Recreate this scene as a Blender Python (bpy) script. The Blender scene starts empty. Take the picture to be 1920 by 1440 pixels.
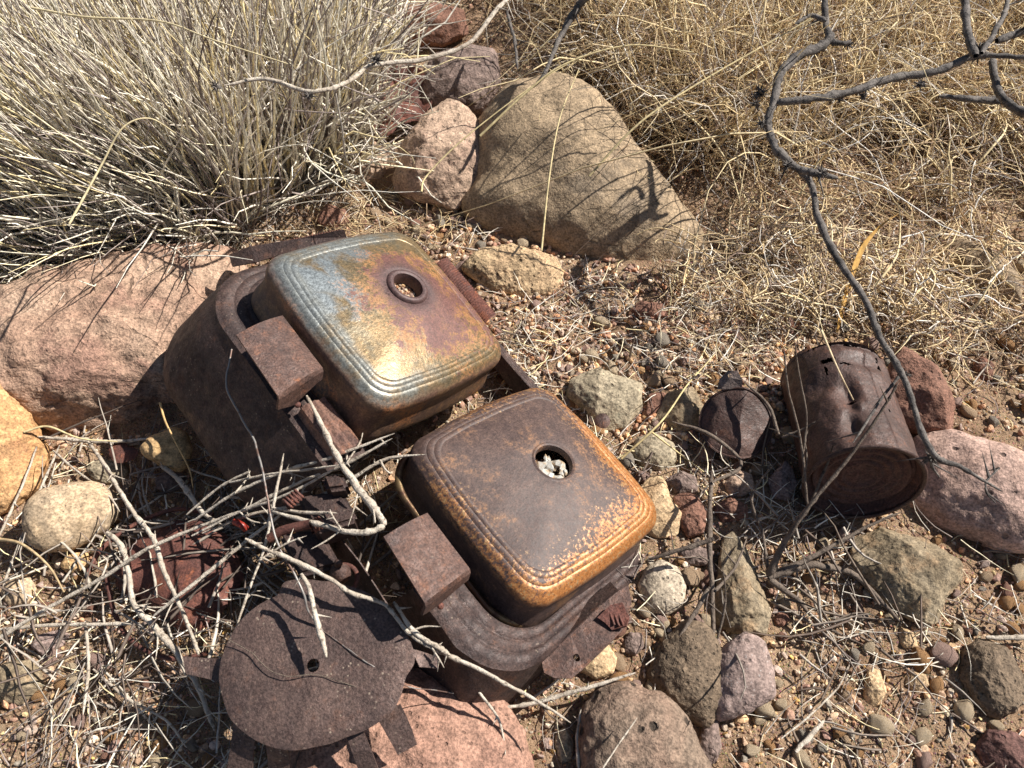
import bpy, bmesh, math, random
import numpy as np
from mathutils import Vector, Matrix

rnd = random.Random(7)
rng = np.random.RandomState(11)
SC = bpy.context.scene
COL = SC.collection

# ------------------------------------------------------------------ camera
H = 0.665
PITCH = math.radians(55)
HFOV = math.radians(68)
FPX = 960 / math.tan(HFOV / 2)
cam_d = bpy.data.cameras.new("camera")
cam = bpy.data.objects.new("camera", cam_d)
COL.objects.link(cam)
cam.location = (0, 0, H)
cam.rotation_euler = (math.pi / 2 - PITCH, 0, 0)
cam_d.sensor_fit = 'HORIZONTAL'
cam_d.angle = HFOV
cam_d.clip_start = 0.01
cam_d.clip_end = 300
cam_d.dof.use_dof = True
cam_d.dof.focus_distance = 0.74
cam_d.dof.aperture_fstop = 13.0
SC.camera = cam

# ------------------------------------------------------------------ light
SUN = Vector((0.665, 0.26, 0.70)).normalized()
w = bpy.data.worlds.new("World")
SC.world = w
w.use_nodes = True
wn = w.node_tree
bg = wn.nodes["Background"]
sky = wn.nodes.new("ShaderNodeTexSky")
sky.sky_type = 'NISHITA'
sky.sun_disc = False
sky.sun_elevation = math.asin(SUN.z)
sky.sun_rotation = math.atan2(SUN.x, SUN.y)
wn.links.new(sky.outputs[0], bg.inputs[0])
bg.inputs[1].default_value = 0.045
sl = bpy.data.lights.new("sun", 'SUN')
sl.energy = 4.9
sl.angle = math.radians(0.5)
sl.color = (1.0, 0.955, 0.885)
so = bpy.data.objects.new("sun", sl)
COL.objects.link(so)
so.rotation_euler = SUN.to_track_quat('Z', 'Y').to_euler()
so.location = SUN * 5
SC.view_settings.view_transform = 'Standard'
SC.view_settings.look = 'None'
SC.view_settings.exposure = 0.78
SC.view_settings.gamma = 1
SC.view_settings.use_curve_mapping = False
SC.render.engine = 'CYCLES'
SC.cycles.max_bounces = 6

# ------------------------------------------------------------------ picture <-> place
cp, sp = math.cos(PITCH), math.sin(PITCH)
DOWN = np.array([0, -sp, -cp]); FWD = np.array([0, cp, -sp]); RIGHT = np.array([1.0, 0, 0])
CAM = np.array([0, 0, H])
WM = np.array([RIGHT, DOWN, FWD]).T          # camera axes -> world


def rays(px):
    px = np.atleast_2d(np.asarray(px, float))
    return RIGHT * ((px[:, :1] - 960) / FPX) + DOWN * ((px[:, 1:2] - 720) / FPX) + FWD


def P(px, py, z=0.0):
    d = rays((px, py))[0]
    return CAM + d * ((z - H) / d[2])


def onplane(pts, c, n):
    d = rays(pts)
    t = ((c - CAM) @ n) / (d @ n)
    return CAM + d * t[:, None]


def toimg(p):
    q = (np.atleast_2d(p) - CAM) @ WM
    return np.stack([960 + FPX * q[:, 0] / q[:, 2], 720 + FPX * q[:, 1] / q[:, 2]], 1)


def mpp(p):                                   # metres per picture pixel at p
    return float((np.asarray(p) - CAM) @ FWD) / FPX


# ------------------------------------------------------------------ noise in numpy
PERM = np.random.RandomState(5).permutation(256)
PERM = np.concatenate([PERM, PERM, PERM])
GR = np.random.RandomState(6).randn(256, 3)
GR /= np.linalg.norm(GR, axis=1)[:, None]


def perlin(p):
    p = np.asarray(p, float)
    i = np.floor(p).astype(int)
    f = p - i
    u = f * f * f * (f * (f * 6 - 15) + 10)
    i &= 255
    out = 0
    for dx in (0, 1):
        for dy in (0, 1):
            for dz in (0, 1):
                h = PERM[PERM[PERM[(i[:, 0] + dx) & 255] + ((i[:, 1] + dy) & 255)] + ((i[:, 2] + dz) & 255)]
                g = GR[h]
                d = f - np.array([dx, dy, dz])
                wx = u[:, 0] if dx else 1 - u[:, 0]
                wy = u[:, 1] if dy else 1 - u[:, 1]
                wz = u[:, 2] if dz else 1 - u[:, 2]
                out = out + wx * wy * wz * (g * d).sum(1)
    return out * 1.5


def fbm(p, octv=4, gain=0.5):
    s = 0; a = 1
    p = np.asarray(p, float)
    for k in range(octv):
        s = s + a * perlin(p + 17.3 * k)
        p = p * 2.03; a *= gain
    return s


def smooth(a, b, x):
    t = np.clip((x - a) / (b - a), 0, 1)
    return t * t * (3 - 2 * t)


# ------------------------------------------------------------------ mesh helpers
def mesh_np(name, v, faces, mat, col=None, sm=True):
    """v (n,3); faces: (m,k) int array"""
    me = bpy.data.meshes.new(name)
    v = np.ascontiguousarray(v, dtype=np.float32); faces = np.ascontiguousarray(faces, dtype=np.int32)
    m, k = faces.shape
    me.vertices.add(len(v)); me.vertices.foreach_set("co", v.ravel())
    me.loops.add(m * k); me.loops.foreach_set("vertex_index", faces.ravel())
    me.polygons.add(m)
    me.polygons.foreach_set("loop_start", np.arange(0, m * k, k, dtype=np.int32))
    me.update(calc_edges=True)
    me.polygons.foreach_set("use_smooth", np.full(m, bool(sm)))
    if col is not None:
        a = me.color_attributes.new("tint", 'FLOAT_COLOR', 'POINT')
        c = np.ones((len(v), 4), np.float32); c[:, :3] = col
        a.data.foreach_set("color", c.ravel())
    if mat: me.materials.append(mat)
    return me


def link(name, me, parent=None, M=None):
    o = bpy.data.objects.new(name, me)
    COL.objects.link(o)
    if parent is not None: o.parent = parent
    if M is not None: o.matrix_local = M
    return o


def empty(name, M=None, loc=None):
    o = bpy.data.objects.new(name, None)
    o.empty_display_size = 0.02
    COL.objects.link(o)
    if M is not None: o.matrix_world = M
    if loc is not None: o.location = loc
    return o


def tag(o, label=None, cat=None, group=None, kind=None):
    if label: o["label"] = label
    if cat: o["category"] = cat
    if group: o["group"] = group
    if kind: o["kind"] = kind
    return o


def catmull(pts, n):
    pts = np.asarray(pts, float)
    p = np.vstack([2 * pts[0] - pts[1], pts, 2 * pts[-1] - pts[-2]])
    out = []
    m = len(pts) - 1
    for i in range(m):
        a, b, c, d = p[i:i + 4]
        for t in np.linspace(0, 1, n, endpoint=False):
            out.append(0.5 * ((2 * b) + (-a + c) * t + (2 * a - 5 * b + 4 * c - d) * t * t + (-a + 3 * b - 3 * c + d) * t ** 3))
    out.append(pts[-1])
    return np.array(out)


def tubes(paths, radii, sides=3, col=None, cap=False):
    """paths (N,K,3), radii (N,K) -> verts, quads, per-vertex colours"""
    N, K, _ = paths.shape
    T = np.gradient(paths, axis=1)
    T /= np.linalg.norm(T, axis=2, keepdims=True) + 1e-12
    ref = np.where(np.abs(T[..., 2:3]) < 0.8, np.array([0, 0, 1.0]), np.array([1.0, 0, 0]))
    ref = np.repeat(ref[:, K // 2:K // 2 + 1], K, 1)
    A = np.cross(T, ref); A /= np.linalg.norm(A, axis=2, keepdims=True) + 1e-9
    B = np.cross(T, A)
    ang = np.arange(sides) * 2 * np.pi / sides
    v = paths[:, :, None] + radii[:, :, None, None] * (A[:, :, None] * np.cos(ang)[:, None] + B[:, :, None] * np.sin(ang)[:, None])
    idx = np.arange(N * K * sides).reshape(N, K, sides)
    a = idx[:, :-1]; b = idx[:, 1:]
    q = np.stack([a, np.roll(a, -1, 2), np.roll(b, -1, 2), b], -1).reshape(-1, 4)
    c = None
    if col is not None:
        c = np.repeat(col, K * sides, 0) if col.ndim == 2 else np.repeat(col.reshape(-1, 3), sides, 0)
    return v.reshape(-1, 3), q, c


def tube_one(pts, rad, sides=8, rough=0.0, seed=0):
    pts = np.asarray(pts); K = len(pts)
    v, q, _ = tubes(pts[None], np.asarray(rad)[None], sides)
    if rough:
        nrm = v - np.repeat(pts, sides, 0)
        s = 1 + rough * fbm(v * 180 + seed, 2)
        v = np.repeat(pts, sides, 0) + nrm * s[:, None]
    return v, q


def join(parts):
    vs, fs, o = [], [], 0
    for v, f in parts:
        vs.append(v); fs.append(np.asarray(f) + o); o += len(v)
    return np.vstack(vs), np.vstack(fs)


_ico = {}
def ico(n):
    if n not in _ico:
        bm = bmesh.new()
        bmesh.ops.create_icosphere(bm, subdivisions=n, radius=1)
        v = np.array([x.co[:] for x in bm.verts]); v /= np.linalg.norm(v, axis=1)[:, None]
        f = np.array([[x.index for x in p.verts] for p in bm.faces])
        bm.free(); _ico[n] = (v, f)
    return _ico[n]


# ------------------------------------------------------------------ material helper
class G:
    def __init__(s, name):
        s.m = bpy.data.materials.new(name); s.m.use_nodes = True
        s.t = s.m.node_tree; s.b = s.t.nodes["Principled BSDF"]
        s.tc = s.t.nodes.new("ShaderNodeTexCoord")
        s.obj = s.tc.outputs["Object"]
    def n(s, t): return s.t.nodes.new(t)
    def put(s, sock, v):
        if isinstance(v, bpy.types.NodeSocket): s.t.links.new(v, sock)
        elif isinstance(v, (tuple, list)) and sock.type == 'RGBA': sock.default_value = (*v[:3], 1)
        else: sock.default_value = v
    def mth(s, op, a, b=0.0, clamp=False):
        n = s.n("ShaderNodeMath"); n.operation = op; n.use_clamp = clamp
        s.put(n.inputs[0], a); s.put(n.inputs[1], b)
        return n.outputs[0]
    def add(s, a, b): return s.mth('ADD', a, b)
    def sub(s, a, b): return s.mth('SUBTRACT', a, b)
    def mul(s, a, b): return s.mth('MULTIPLY', a, b)
    def step(s, a, b, x, lo=0.0, hi=1.0):
        n = s.n("ShaderNodeMapRange"); n.interpolation_type = 'SMOOTHSTEP'
        s.put(n.inputs[0], x); s.put(n.inputs[1], a); s.put(n.inputs[2], b); s.put(n.inputs[3], lo); s.put(n.inputs[4], hi)
        return n.outputs[0]
    def noise(s, scale, detail=4.0, rough=0.55, vec=None, dist=0.0):
        n = s.n("ShaderNodeTexNoise")
        s.put(n.inputs["Vector"], vec or s.obj); n.inputs["Scale"].default_value = scale
        n.inputs["Detail"].default_value = detail; n.inputs["Roughness"].default_value = rough
        n.inputs["Distortion"].default_value = dist
        return n.outputs[0]
    def vor(s, scale, vec=None, feat='F1', rnd_=1.0):
        n = s.n("ShaderNodeTexVoronoi"); n.feature = feat
        s.put(n.inputs["Vector"], vec or s.obj); n.inputs["Scale"].default_value = scale
        n.inputs["Randomness"].default_value = rnd_
        return n
    def mix(s, f, a, b, mode='MIX'):
        n = s.n("ShaderNodeMix"); n.data_type = 'RGBA'; n.blend_type = mode
        s.put(n.inputs[0], f); s.put(n.inputs[6], a); s.put(n.inputs[7], b)
        return n.outputs[2]
    def mapping(s, scale, loc=(0, 0, 0), rot=(0, 0, 0)):
        n = s.n("ShaderNodeMapping"); s.put(n.inputs[0], s.obj)
        n.inputs["Scale"].default_value = scale; n.inputs["Location"].default_value = loc; n.inputs["Rotation"].default_value = rot
        return n.outputs[0]
    def sep(s, v=None):
        n = s.n("ShaderNodeSeparateXYZ"); s.put(n.inputs[0], v or s.obj); return n.outputs
    def bump(s, h, strength, dist=0.001, prev=None):
        n = s.n("ShaderNodeBump"); s.put(n.inputs["Height"], h)
        n.inputs["Strength"].default_value = strength; n.inputs["Distance"].default_value = dist
        if prev is not None: s.put(n.inputs["Normal"], prev)
        return n.outputs[0]
    def vcol(s):
        n = s.n("ShaderNodeVertexColor"); n.layer_name = "tint"; return n.outputs[0]
    def out(s, col, rough=0.8, metal=0.0, normal=None, spec=0.4):
        s.put(s.b.inputs["Base Color"], col); s.put(s.b.inputs["Roughness"], rough)
        s.put(s.b.inputs["Metallic"], metal)
        s.put(s.b.inputs["Specular IOR Level"], spec)
        if normal is not None: s.put(s.b.inputs["Normal"], normal)
        return s.m


def stone_mat(name, c1, c2, speck=(0.05, 0.04, 0.035), sp_amt=0.3, pits=0.4, grain=1.0, c3=None, big=14, pit_scale=150, rough=0.85, streak=None, cracks=0.0):
    g = G(name)
    n1 = g.noise(big, 5, 0.6, dist=0.6)
    col = g.mix(g.step(0.35, 0.65, n1), c1, c2)
    if c3:
        col = g.mix(g.step(0.52, 0.66, g.noise(big * 1.7, 6, 0.65, vec=g.mapping((1, 1, 1), (3, 1, 2)))), col, c3)
    if streak:
        col = g.mix(g.step(0.5, 0.68, g.noise(9, 6, 0.6, vec=g.mapping((1, 5, 3), rot=(0.4, 0.3, 0.6)), dist=1.0)), col, streak)
    f1 = g.noise(420, 3, 0.7)
    col = g.mix(1.0, col, g.step(0.3, 0.7, f1, 0.58, 1.38), 'MULTIPLY')
    f2 = g.noise(95, 4, 0.7)
    col = g.mix(1.0, col, g.step(0.3, 0.7, f2, 0.72, 1.24), 'MULTIPLY')
    v = g.vor(330)
    spn = g.mul(g.step(0.30, 0.18, v.outputs["Distance"]), g.step(0.48, 0.60, g.noise(160, 2, 0.5)))
    col = g.mix(g.mul(spn, sp_amt), col, speck)
    # pores with a ragged outline
    pv = g.vor(pit_scale, vec=None)
    pd = g.add(pv.outputs["Distance"], g.mul(g.sub(g.noise(pit_scale * 2.5, 2), 0.5), 0.35))
    cell = g.sep(pv.outputs["Color"])
    pitm = g.mul(g.step(0.34, 0.16, pd), g.step(0.55, 0.7, cell[0]))
    col = g.mix(g.mul(pitm, pits), col, tuple(x * 0.25 for x in c1))
    b1 = g.bump(g.sub(g.mul(f1, 0.5), g.mul(pitm, 1.6 * pits)), 0.9, 0.0013 * grain)
    b2 = g.bump(g.add(f2, g.mul(g.noise(40, 5, 0.65), 1.6)), 0.8, 0.0024 * grain, b1)
    if cracks:
        cr = g.vor(16, vec=g.mapping((1, 1.6, 1)), feat='DISTANCE_TO_EDGE')
        cd = g.add(cr.outputs["Distance"], g.mul(g.sub(g.noise(60, 5, 0.7), 0.5), 0.22))
        cm = g.mul(g.step(0.02, 0.0, cd), g.step(0.45, 0.6, g.noise(12, 2)))
        col = g.mix(g.mul(cm, cracks), col, tuple(x * 0.3 for x in c1))
        b2 = g.bump(g.mul(cm, -1.0), 0.8, 0.002, b2)
    return g.out(col, rough, 0, b2, 0.3)


def rust_mat(name, dark=(0.058, 0.034, 0.029), mid=(0.118, 0.064, 0.048), orange=(0.33, 0.115, 0.04), amt=0.5, pale=(0.30, 0.23, 0.17), pale_amt=0.35, rough=0.62, big=22, metal=0.25):
    g = G(name)
    n1 = g.noise(big, 6, 0.65, dist=0.4)
    n2 = g.noise(big * 4.5, 6, 0.7)
    n3 = g.noise(520, 3, 0.7)
    col = g.mix(g.step(0.38, 0.62, g.add(g.mul(n1, 0.6), g.mul(n2, 0.4))), dark, mid)
    col = g.mix(g.mul(g.step(0.56, 0.74, n2), amt), col, orange)
    col = g.mix(g.mul(g.step(0.60, 0.78, g.noise(big * 1.6, 5, 0.6, vec=g.mapping((1, 1, 1), (2, 5, 1)))), amt), col, orange)
    col = g.mix(1.0, col, g.step(0.3, 0.7, n3, 0.55, 1.45), 'MULTIPLY')
    v = g.vor(260)
    sp_ = g.mul(g.step(0.26, 0.12, v.outputs["Distance"]), g.step(0.52, 0.62, g.noise(55, 3)))
    col = g.mix(g.mul(sp_, pale_amt), col, pale)
    h = g.add(g.mul(n3, 0.6), g.mul(g.noise(170, 4, 0.65), 1.0))
    b = g.bump(h, 0.75, 0.0012)
    b = g.bump(g.noise(28, 3, 0.5), 0.5, 0.003, b)
    r = g.step(0.3, 0.7, g.noise(120, 4), rough - 0.12, rough + 0.16)
    return g.out(col, r, metal, b, 0.5)


RUST = rust_mat("dark_rust")
RUST_SMOOTH = rust_mat("purple_brown_rust", (0.036, 0.022, 0.020), (0.078, 0.047, 0.039), (0.20, 0.08, 0.035), 0.30, pale_amt=0.5)
RUST_RED = rust_mat("red_rust", (0.085, 0.032, 0.024), (0.15, 0.056, 0.040), (0.33, 0.10, 0.035), 0.6, pale_amt=0.15, rough=0.75, metal=0.05)
RUST_CAN = rust_mat("can_rust", (0.045, 0.024, 0.019), (0.085, 0.045, 0.035), (0.24, 0.09, 0.04), 0.35, pale=(0.32, 0.2, 0.16), pale_amt=0.2, rough=0.55, metal=0.1)

# ------------------------------------------------------------------ terrain
GN = np.array([0, 0, 1.0])


def gz(x, y):
    x = np.atleast_1d(np.asarray(x, float)); y = np.atleast_1d(np.asarray(y, float))
    r2 = x * x + (y - 0.6) ** 2
    fade = np.exp(-r2 / 16.0)
    p = np.stack([x * 3.1, y * 3.1, np.zeros_like(x)], 1)
    z = 0.012 * fbm(p, 2) + 0.5 * (1 - fade) * perlin(np.stack([x * .13, y * .13, np.full_like(x, 3.3)], 1))
    p2 = np.stack([x * 28, y * 28, np.full_like(x, 7.0)], 1)
    z = z + fade * 0.0045 * fbm(p2, 2)
    z = z + 0.03 * smooth(0.95, 1.6, y) * fade            # rises a little at the back
    return z


def build_ground():
    xs = np.concatenate([-np.geomspace(60, 1.25, 34), np.linspace(-1.2, 1.2, 430), np.geomspace(1.25, 60, 34)])
    ys = np.concatenate([-np.geomspace(60, 0.25, 30), np.linspace(-0.2, 1.75, 360), np.geomspace(1.8, 60, 34)])
    X, Y = np.meshgrid(xs, ys)
    x, y = X.ravel(), Y.ravel()
    z = gz(x, y)
    near = np.exp(-(x ** 2 + (y - 0.6) ** 2) / 3)
    z = z + near * 0.0022 * fbm(np.stack([x * 130, y * 130, x * 0], 1), 2)
    nx, ny = len(xs), len(ys)
    i = np.arange(nx * ny).reshape(ny, nx)
    q = np.stack([i[:-1, :-1], i[:-1, 1:], i[1:, 1:], i[1:, :-1]], -1).reshape(-1, 4)
    g = G("sandy_soil")
    n1 = g.noise(9, 5, 0.6)
    col = g.mix(g.step(0.35, 0.65, n1), (0.29, 0.185, 0.115), (0.40, 0.275, 0.175))
    col = g.mix(g.step(0.5, 0.7, g.noise(60, 4, 0.7)), col, (0.22, 0.14, 0.09))
    f = g.noise(700, 3, 0.7)
    col = g.mix(1.0, col, g.step(0.25, 0.75, f, 0.6, 1.4), 'MULTIPLY')
    v = g.vor(420)
    col = g.mix(g.mul(g.step(0.35, 0.2, v.outputs["Distance"]), 0.6), col, v.outputs["Color"], 'SOFT_LIGHT')
    b = g.bump(g.add(f, g.mul(g.step(0.5, 0.0, v.outputs["Distance"]), 1.2)), 1.0, 0.0016)
    b = g.bump(g.noise(150, 5, 0.7), 1.0, 0.004, b)
    m = g.out(col, 0.95, 0, b, 0.15)
    o = link("ground", mesh_np("ground", np.stack([x, y, z], 1), q, m))
    tag(o, "sandy orange brown soil with grit under the stones and straw", kind="structure")


build_ground()

# ------------------------------------------------------------------ stones traced one by one
SM = {
    'red': stone_mat("red_granite", (0.32, 0.20, 0.14), (0.40, 0.275, 0.195), c3=(0.28, 0.165, 0.12), sp_amt=0.25, pits=0.25, grain=1.5, big=9, cracks=0.7),
    'orange': stone_mat("orange_sandstone", (0.46, 0.25, 0.11), (0.52, 0.31, 0.15), c3=(0.38, 0.20, 0.10), pits=0.1, grain=0.8),
    'beige': stone_mat("beige_cobble", (0.42, 0.315, 0.21), (0.52, 0.37, 0.225), speck=(0.05, 0.04, 0.03), sp_amt=0.7, pits=0.2, grain=0.22, pit_scale=110),
    'amber': stone_mat("amber_cobble", (0.50, 0.33, 0.165), (0.44, 0.27, 0.12), pits=0.1, grain=0.4, streak=(0.24, 0.15, 0.07)),
    'pink': stone_mat("pink_rhyolite", (0.34, 0.195, 0.140), (0.29, 0.16, 0.115), sp_amt=0.4, pits=0.55, grain=1.1, pit_scale=170),
    'pinkpale': stone_mat("pale_pink_rhyolite", (0.40, 0.262, 0.205), (0.44, 0.30, 0.245), sp_amt=0.5, pits=0.9, grain=0.8, pit_scale=100),
    'brown': stone_mat("vesicular_brown_basalt", (0.20, 0.145, 0.105), (0.245, 0.16, 0.115), sp_amt=0.4, pits=1.0, grain=1.3, pit_scale=75),
    'darkb': stone_mat("dark_brown_basalt", (0.145, 0.105, 0.070), (0.18, 0.128, 0.085), sp_amt=0.2, pits=0.6, grain=1.5, pit_scale=260),
    'mauve': stone_mat("mauve_rhyolite", (0.25, 0.182, 0.158), (0.31, 0.225, 0.195), speck=(0.5, 0.45, 0.42), sp_amt=0.5, pits=0.5, grain=0.7, pit_scale=130),
    'white': stone_mat("pale_cobble", (0.44, 0.36, 0.27), (0.50, 0.41, 0.30), sp_amt=0.25, pits=0.8, grain=0.7, pit_scale=190),
    'green': stone_mat("olive_grey_stone", (0.215, 0.162, 0.100), (0.285, 0.225, 0.15), c3=(0.30, 0.205, 0.12), sp_amt=0.2, pits=0.1, grain=0.8, big=25),
    'greenp': stone_mat("pale_green_grey_stone", (0.32, 0.262, 0.178), (0.39, 0.325, 0.225), sp_amt=0.8, pits=0.6, grain=0.7, pit_scale=140, c3=(0.19, 0.18, 0.13)),
    'cream': stone_mat("cream_stone", (0.50, 0.34, 0.19), (0.56, 0.41, 0.25), pits=0.3, grain=0.9),
    'rbrown': stone_mat("red_brown_stone", (0.19, 0.095, 0.065), (0.25, 0.13, 0.09), pits=0.6, grain=1.3),
    'tan': stone_mat("tan_boulder", (0.29, 0.212, 0.135), (0.35, 0.255, 0.16), c3=(0.24, 0.182, 0.125), sp_amt=0.3, pits=0.15, grain=1.0, big=7, cracks=0.5),
    'tufa': stone_mat("pitted_cream_stone", (0.44, 0.30, 0.175), (0.50, 0.36, 0.21), speck=(0.12, 0.07, 0.04), sp_amt=0.9, pits=0.8, grain=1.2, pit_scale=150),
    'rose': stone_mat("rosy_stone", (0.39, 0.27, 0.195), (0.44, 0.31, 0.22), c3=(0.34, 0.225, 0.165), pits=0.5, grain=1.2, cracks=0.5),
    'grey': stone_mat("grey_purple_stone", (0.18, 0.13, 0.11), (0.23, 0.165, 0.14), pits=0.4, grain=1.0),
    'maroon': stone_mat("maroon_stone", (0.13, 0.065, 0.055), (0.17, 0.09, 0.07), pits=0.5, grain=1.2),
}
STONE_POLYS = []


def inside(poly, x, y):
    poly = np.asarray(poly); r = np.zeros(len(x), bool); j = len(poly) - 1
    for i in range(len(poly)):
        a, b = poly[i], poly[j]
        c = ((a[1] > y) != (b[1] > y)) & (x < (b[0] - a[0]) * (y - a[1]) / (b[1] - a[1] + 1e-9) + a[0])
        r ^= c; j = i
    return r


def stone(poly, mat, label, h=None, thick=0.62, rough=1.0, facets=0, name="stone", cat="stone", sub=5, seed=0, flat=1.0):
    poly = np.array(poly, float)
    if poly.shape[1] == 2 and mat: STONE_POLYS.append(poly)
    nx_ = poly - poly.mean(0)
    # centroid
    x0, y0 = poly[:, 0], poly[:, 1]; x1, y1 = np.roll(x0, -1), np.roll(y0, -1)
    A = (x0 * y1 - x1 * y0); c = np.array([((x0 + x1) * A).sum(), ((y0 + y1) * A).sum()]) / (3 * A.sum())
    ext = poly.max(0) - poly.min(0)
    g0 = P(*c, 0.0)
    minor = math.sqrt(abs(A.sum()) / 2 / math.pi) * mpp(g0)
    if h is None: h = 0.24 * minor
    ground = float(gz(g0[0], g0[1])[0])
    C = P(*c, ground + h)
    n = CAM - C; n /= np.linalg.norm(n); n = 0.62 * n + 0.38 * GN; n /= np.linalg.norm(n)
    ring = onplane(poly, C, n)
    ax = np.cross([0, 1.0, 0], n) ; ax = np.array([1.0, 0, 0]) - n * n[0]; ax /= np.linalg.norm(ax)
    ay = np.cross(n, ax)
    d = ring - C
    u = d @ ax; v = d @ ay
    th = np.arctan2(v, u); R = np.hypot(u, v)
    o = np.argsort(th); th, R = th[o], R[o]
    # dense smooth radius function through the traced points
    T = np.linspace(-np.pi, np.pi, 361)
    tt = np.concatenate([th - 2 * np.pi, th, th + 2 * np.pi]); RR = np.tile(R, 3)
    # straight polygon edges, lightly smoothed
    px_, py_ = RR * np.cos(tt), RR * np.sin(tt)
    Rd = np.empty_like(T)
    for k, a in enumerate(T):
        i = np.searchsorted(tt, a) ; A_ = np.array([px_[i - 1], py_[i - 1]]); B_ = np.array([px_[i], py_[i]])
        dirv = np.array([math.cos(a), math.sin(a)]); e = B_ - A_
        den = dirv[0] * e[1] - dirv[1] * e[0]
        Rd[k] = (A_[0] * e[1] - A_[1] * e[0]) / (den if abs(den) > 1e-12 else 1e-12)
    ker = np.hanning(23 if facets < 6 else 11); ker /= ker.sum()
    Rs = np.convolve(np.tile(Rd[:-1], 3), ker, 'same')[360:720]
    Rs *= (Rd[:-1].mean() / Rs.mean()) * 1.035
    sv, sf = ico(sub)
    phi = np.arctan2(sv[:, 1], sv[:, 0]); rr = np.hypot(sv[:, 0], sv[:, 1]); cz = sv[:, 2]
    Rv = np.interp(phi, T, np.append(Rs, Rs[0]))
    rp = rr ** flat
    t = thick * minor
    q = np.stack([Rv * rp * np.cos(phi), Rv * rp * np.sin(phi), t * np.sign(cz) * np.abs(cz) ** 0.9], 1)
    # chipped facets
    r2 = np.random.RandomState(seed + int(c[0]) * 7 + int(c[1]))
    for k in range(facets):
        m = r2.randn(3); m[2] = abs(m[2]) * 1.2 + 1.0
        m /= np.linalg.norm(m)
        pr = q @ m; dd = pr.max() * r2.uniform(0.74, 0.92)
        ov = np.clip(pr - dd, 0, None); q = q - m * (ov * 0.93)[:, None]
    off = r2.rand(3) * 50
    qq = q / minor
    nrm = q / np.array([1, 1, (t / minor)]) ; nrm = nrm / (np.linalg.norm(nrm, axis=1)[:, None] + 1e-9)
    disp = 0.055 * fbm(qq * 1.5 + off, 3) + 0.030 * fbm(qq * 5 + off, 3) * rough
    if sub >= 6: disp = disp + 0.010 * rough * fbm(qq * 22 + off, 3)
    q = q + nrm * (disp * minor)[:, None]
    M = Matrix(((ax[0], ay[0], n[0], C[0]), (ax[1], ay[1], n[1], C[1]), (ax[2], ay[2], n[2], C[2]), (0, 0, 0, 1)))
    ob = link(name, mesh_np(name, q, sf, SM[mat] if isinstance(mat, str) else mat))
    ob.matrix_world = M
    tag(ob, label, cat)
    return ob


stone([(-90, 590), (0, 545), (90, 505), (200, 478), (330, 470), (430, 482), (500, 560), (540, 700), (500, 800), (380, 806), (200, 812), (90, 803), (20, 770), (-60, 740)], 'red',
      "big reddish pink boulder left of the rusty housing, half in its shadow", h=0.025, thick=0.42, facets=7, name="boulder", cat="boulder", sub=6, rough=1.4)
stone([(-70, 670), (0, 680), (30, 730), (60, 790), (92, 850), (70, 915), (20, 955), (-80, 1000)], 'orange', "bright orange sandstone cut by the left edge of the picture", h=0.03, facets=4, sub=6)
stone([(42, 985), (50, 945), (80, 922), (130, 908), (180, 905), (215, 925), (224, 960), (205, 990), (170, 1012), (125, 1030), (80, 1032), (52, 1015)], 'beige', "smooth beige oval cobble with a twig shadow, lower left", sub=6, rough=0.3, h=0.03)
stone([(262, 840), (285, 818), (325, 802), (352, 812), (361, 842), (352, 875), (335, 885), (295, 868), (270, 855)], 'amber', "small amber orange cobble with darker streaks under the boulder", sub=5, rough=0.4, h=0.032)
stone([(3, 1112), (20, 1085), (55, 1080), (70, 1105), (55, 1132), (18, 1137)], 'beige', "small tan cobble at the left edge below the beige oval one", rough=0.5)
stone([(-20, 1275), (10, 1243), (60, 1238), (100, 1262), (85, 1300), (40, 1322), (-10, 1312)], 'green', "olive brown angular stone in the lower left corner", facets=5)
stone([(58, 1212), (70, 1192), (110, 1182), (134, 1190), (120, 1212), (82, 1230)], 'mauve', "small pale mauve chip in the straw, lower left", facets=4)
stone([(160, 880), (185, 862), (225, 862), (243, 885), (225, 908), (180, 905)], 'greenp', "small green grey pebble behind the twigs above the beige cobble")
stone([(112, 1060), (130, 1036), (165, 1036), (172, 1060), (150, 1075), (125, 1074)], 'amber', "small amber pebble below the beige oval cobble", rough=0.5)
stone([(530, 1420), (600, 1340), (680, 1285), (780, 1250), (870, 1268), (940, 1320), (985, 1395), (990, 1480), (900, 1560), (650, 1560), (540, 1500)], 'pink',
      "big rounded pinkish red stone under the round rusty plate", h=0.008, thick=0.42, sub=6, rough=0.9)
stone([(1085, 1405), (1093, 1335), (1130, 1285), (1180, 1280), (1245, 1305), (1290, 1360), (1328, 1440), (1300, 1530), (1150, 1545), (1090, 1480)], 'brown', "brown stone full of large pores at the bottom of the picture", sub=6, rough=0.8)
stone([(1362, 1205), (1395, 1186), (1432, 1205), (1452, 1255), (1450, 1308), (1405, 1333), (1345, 1355), (1330, 1300), (1340, 1240)], 'mauve', "mauve grey stone against the dark egg-shaped one", sub=6, rough=0.6, h=0.018)
stone([(1212, 1272), (1238, 1208), (1285, 1162), (1330, 1176), (1360, 1235), (1362, 1310), (1330, 1360), (1285, 1345), (1235, 1305)], 'darkb', "dark brown egg-shaped rough stone in the lower middle", sub=6, rough=0.7)
stone([(1197, 1100), (1210, 1065), (1240, 1051), (1271, 1065), (1286, 1102), (1276, 1140), (1245, 1156), (1212, 1142)], 'white', "cream white oval cobble right of the lower cover", sub=6, rough=0.4)
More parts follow.
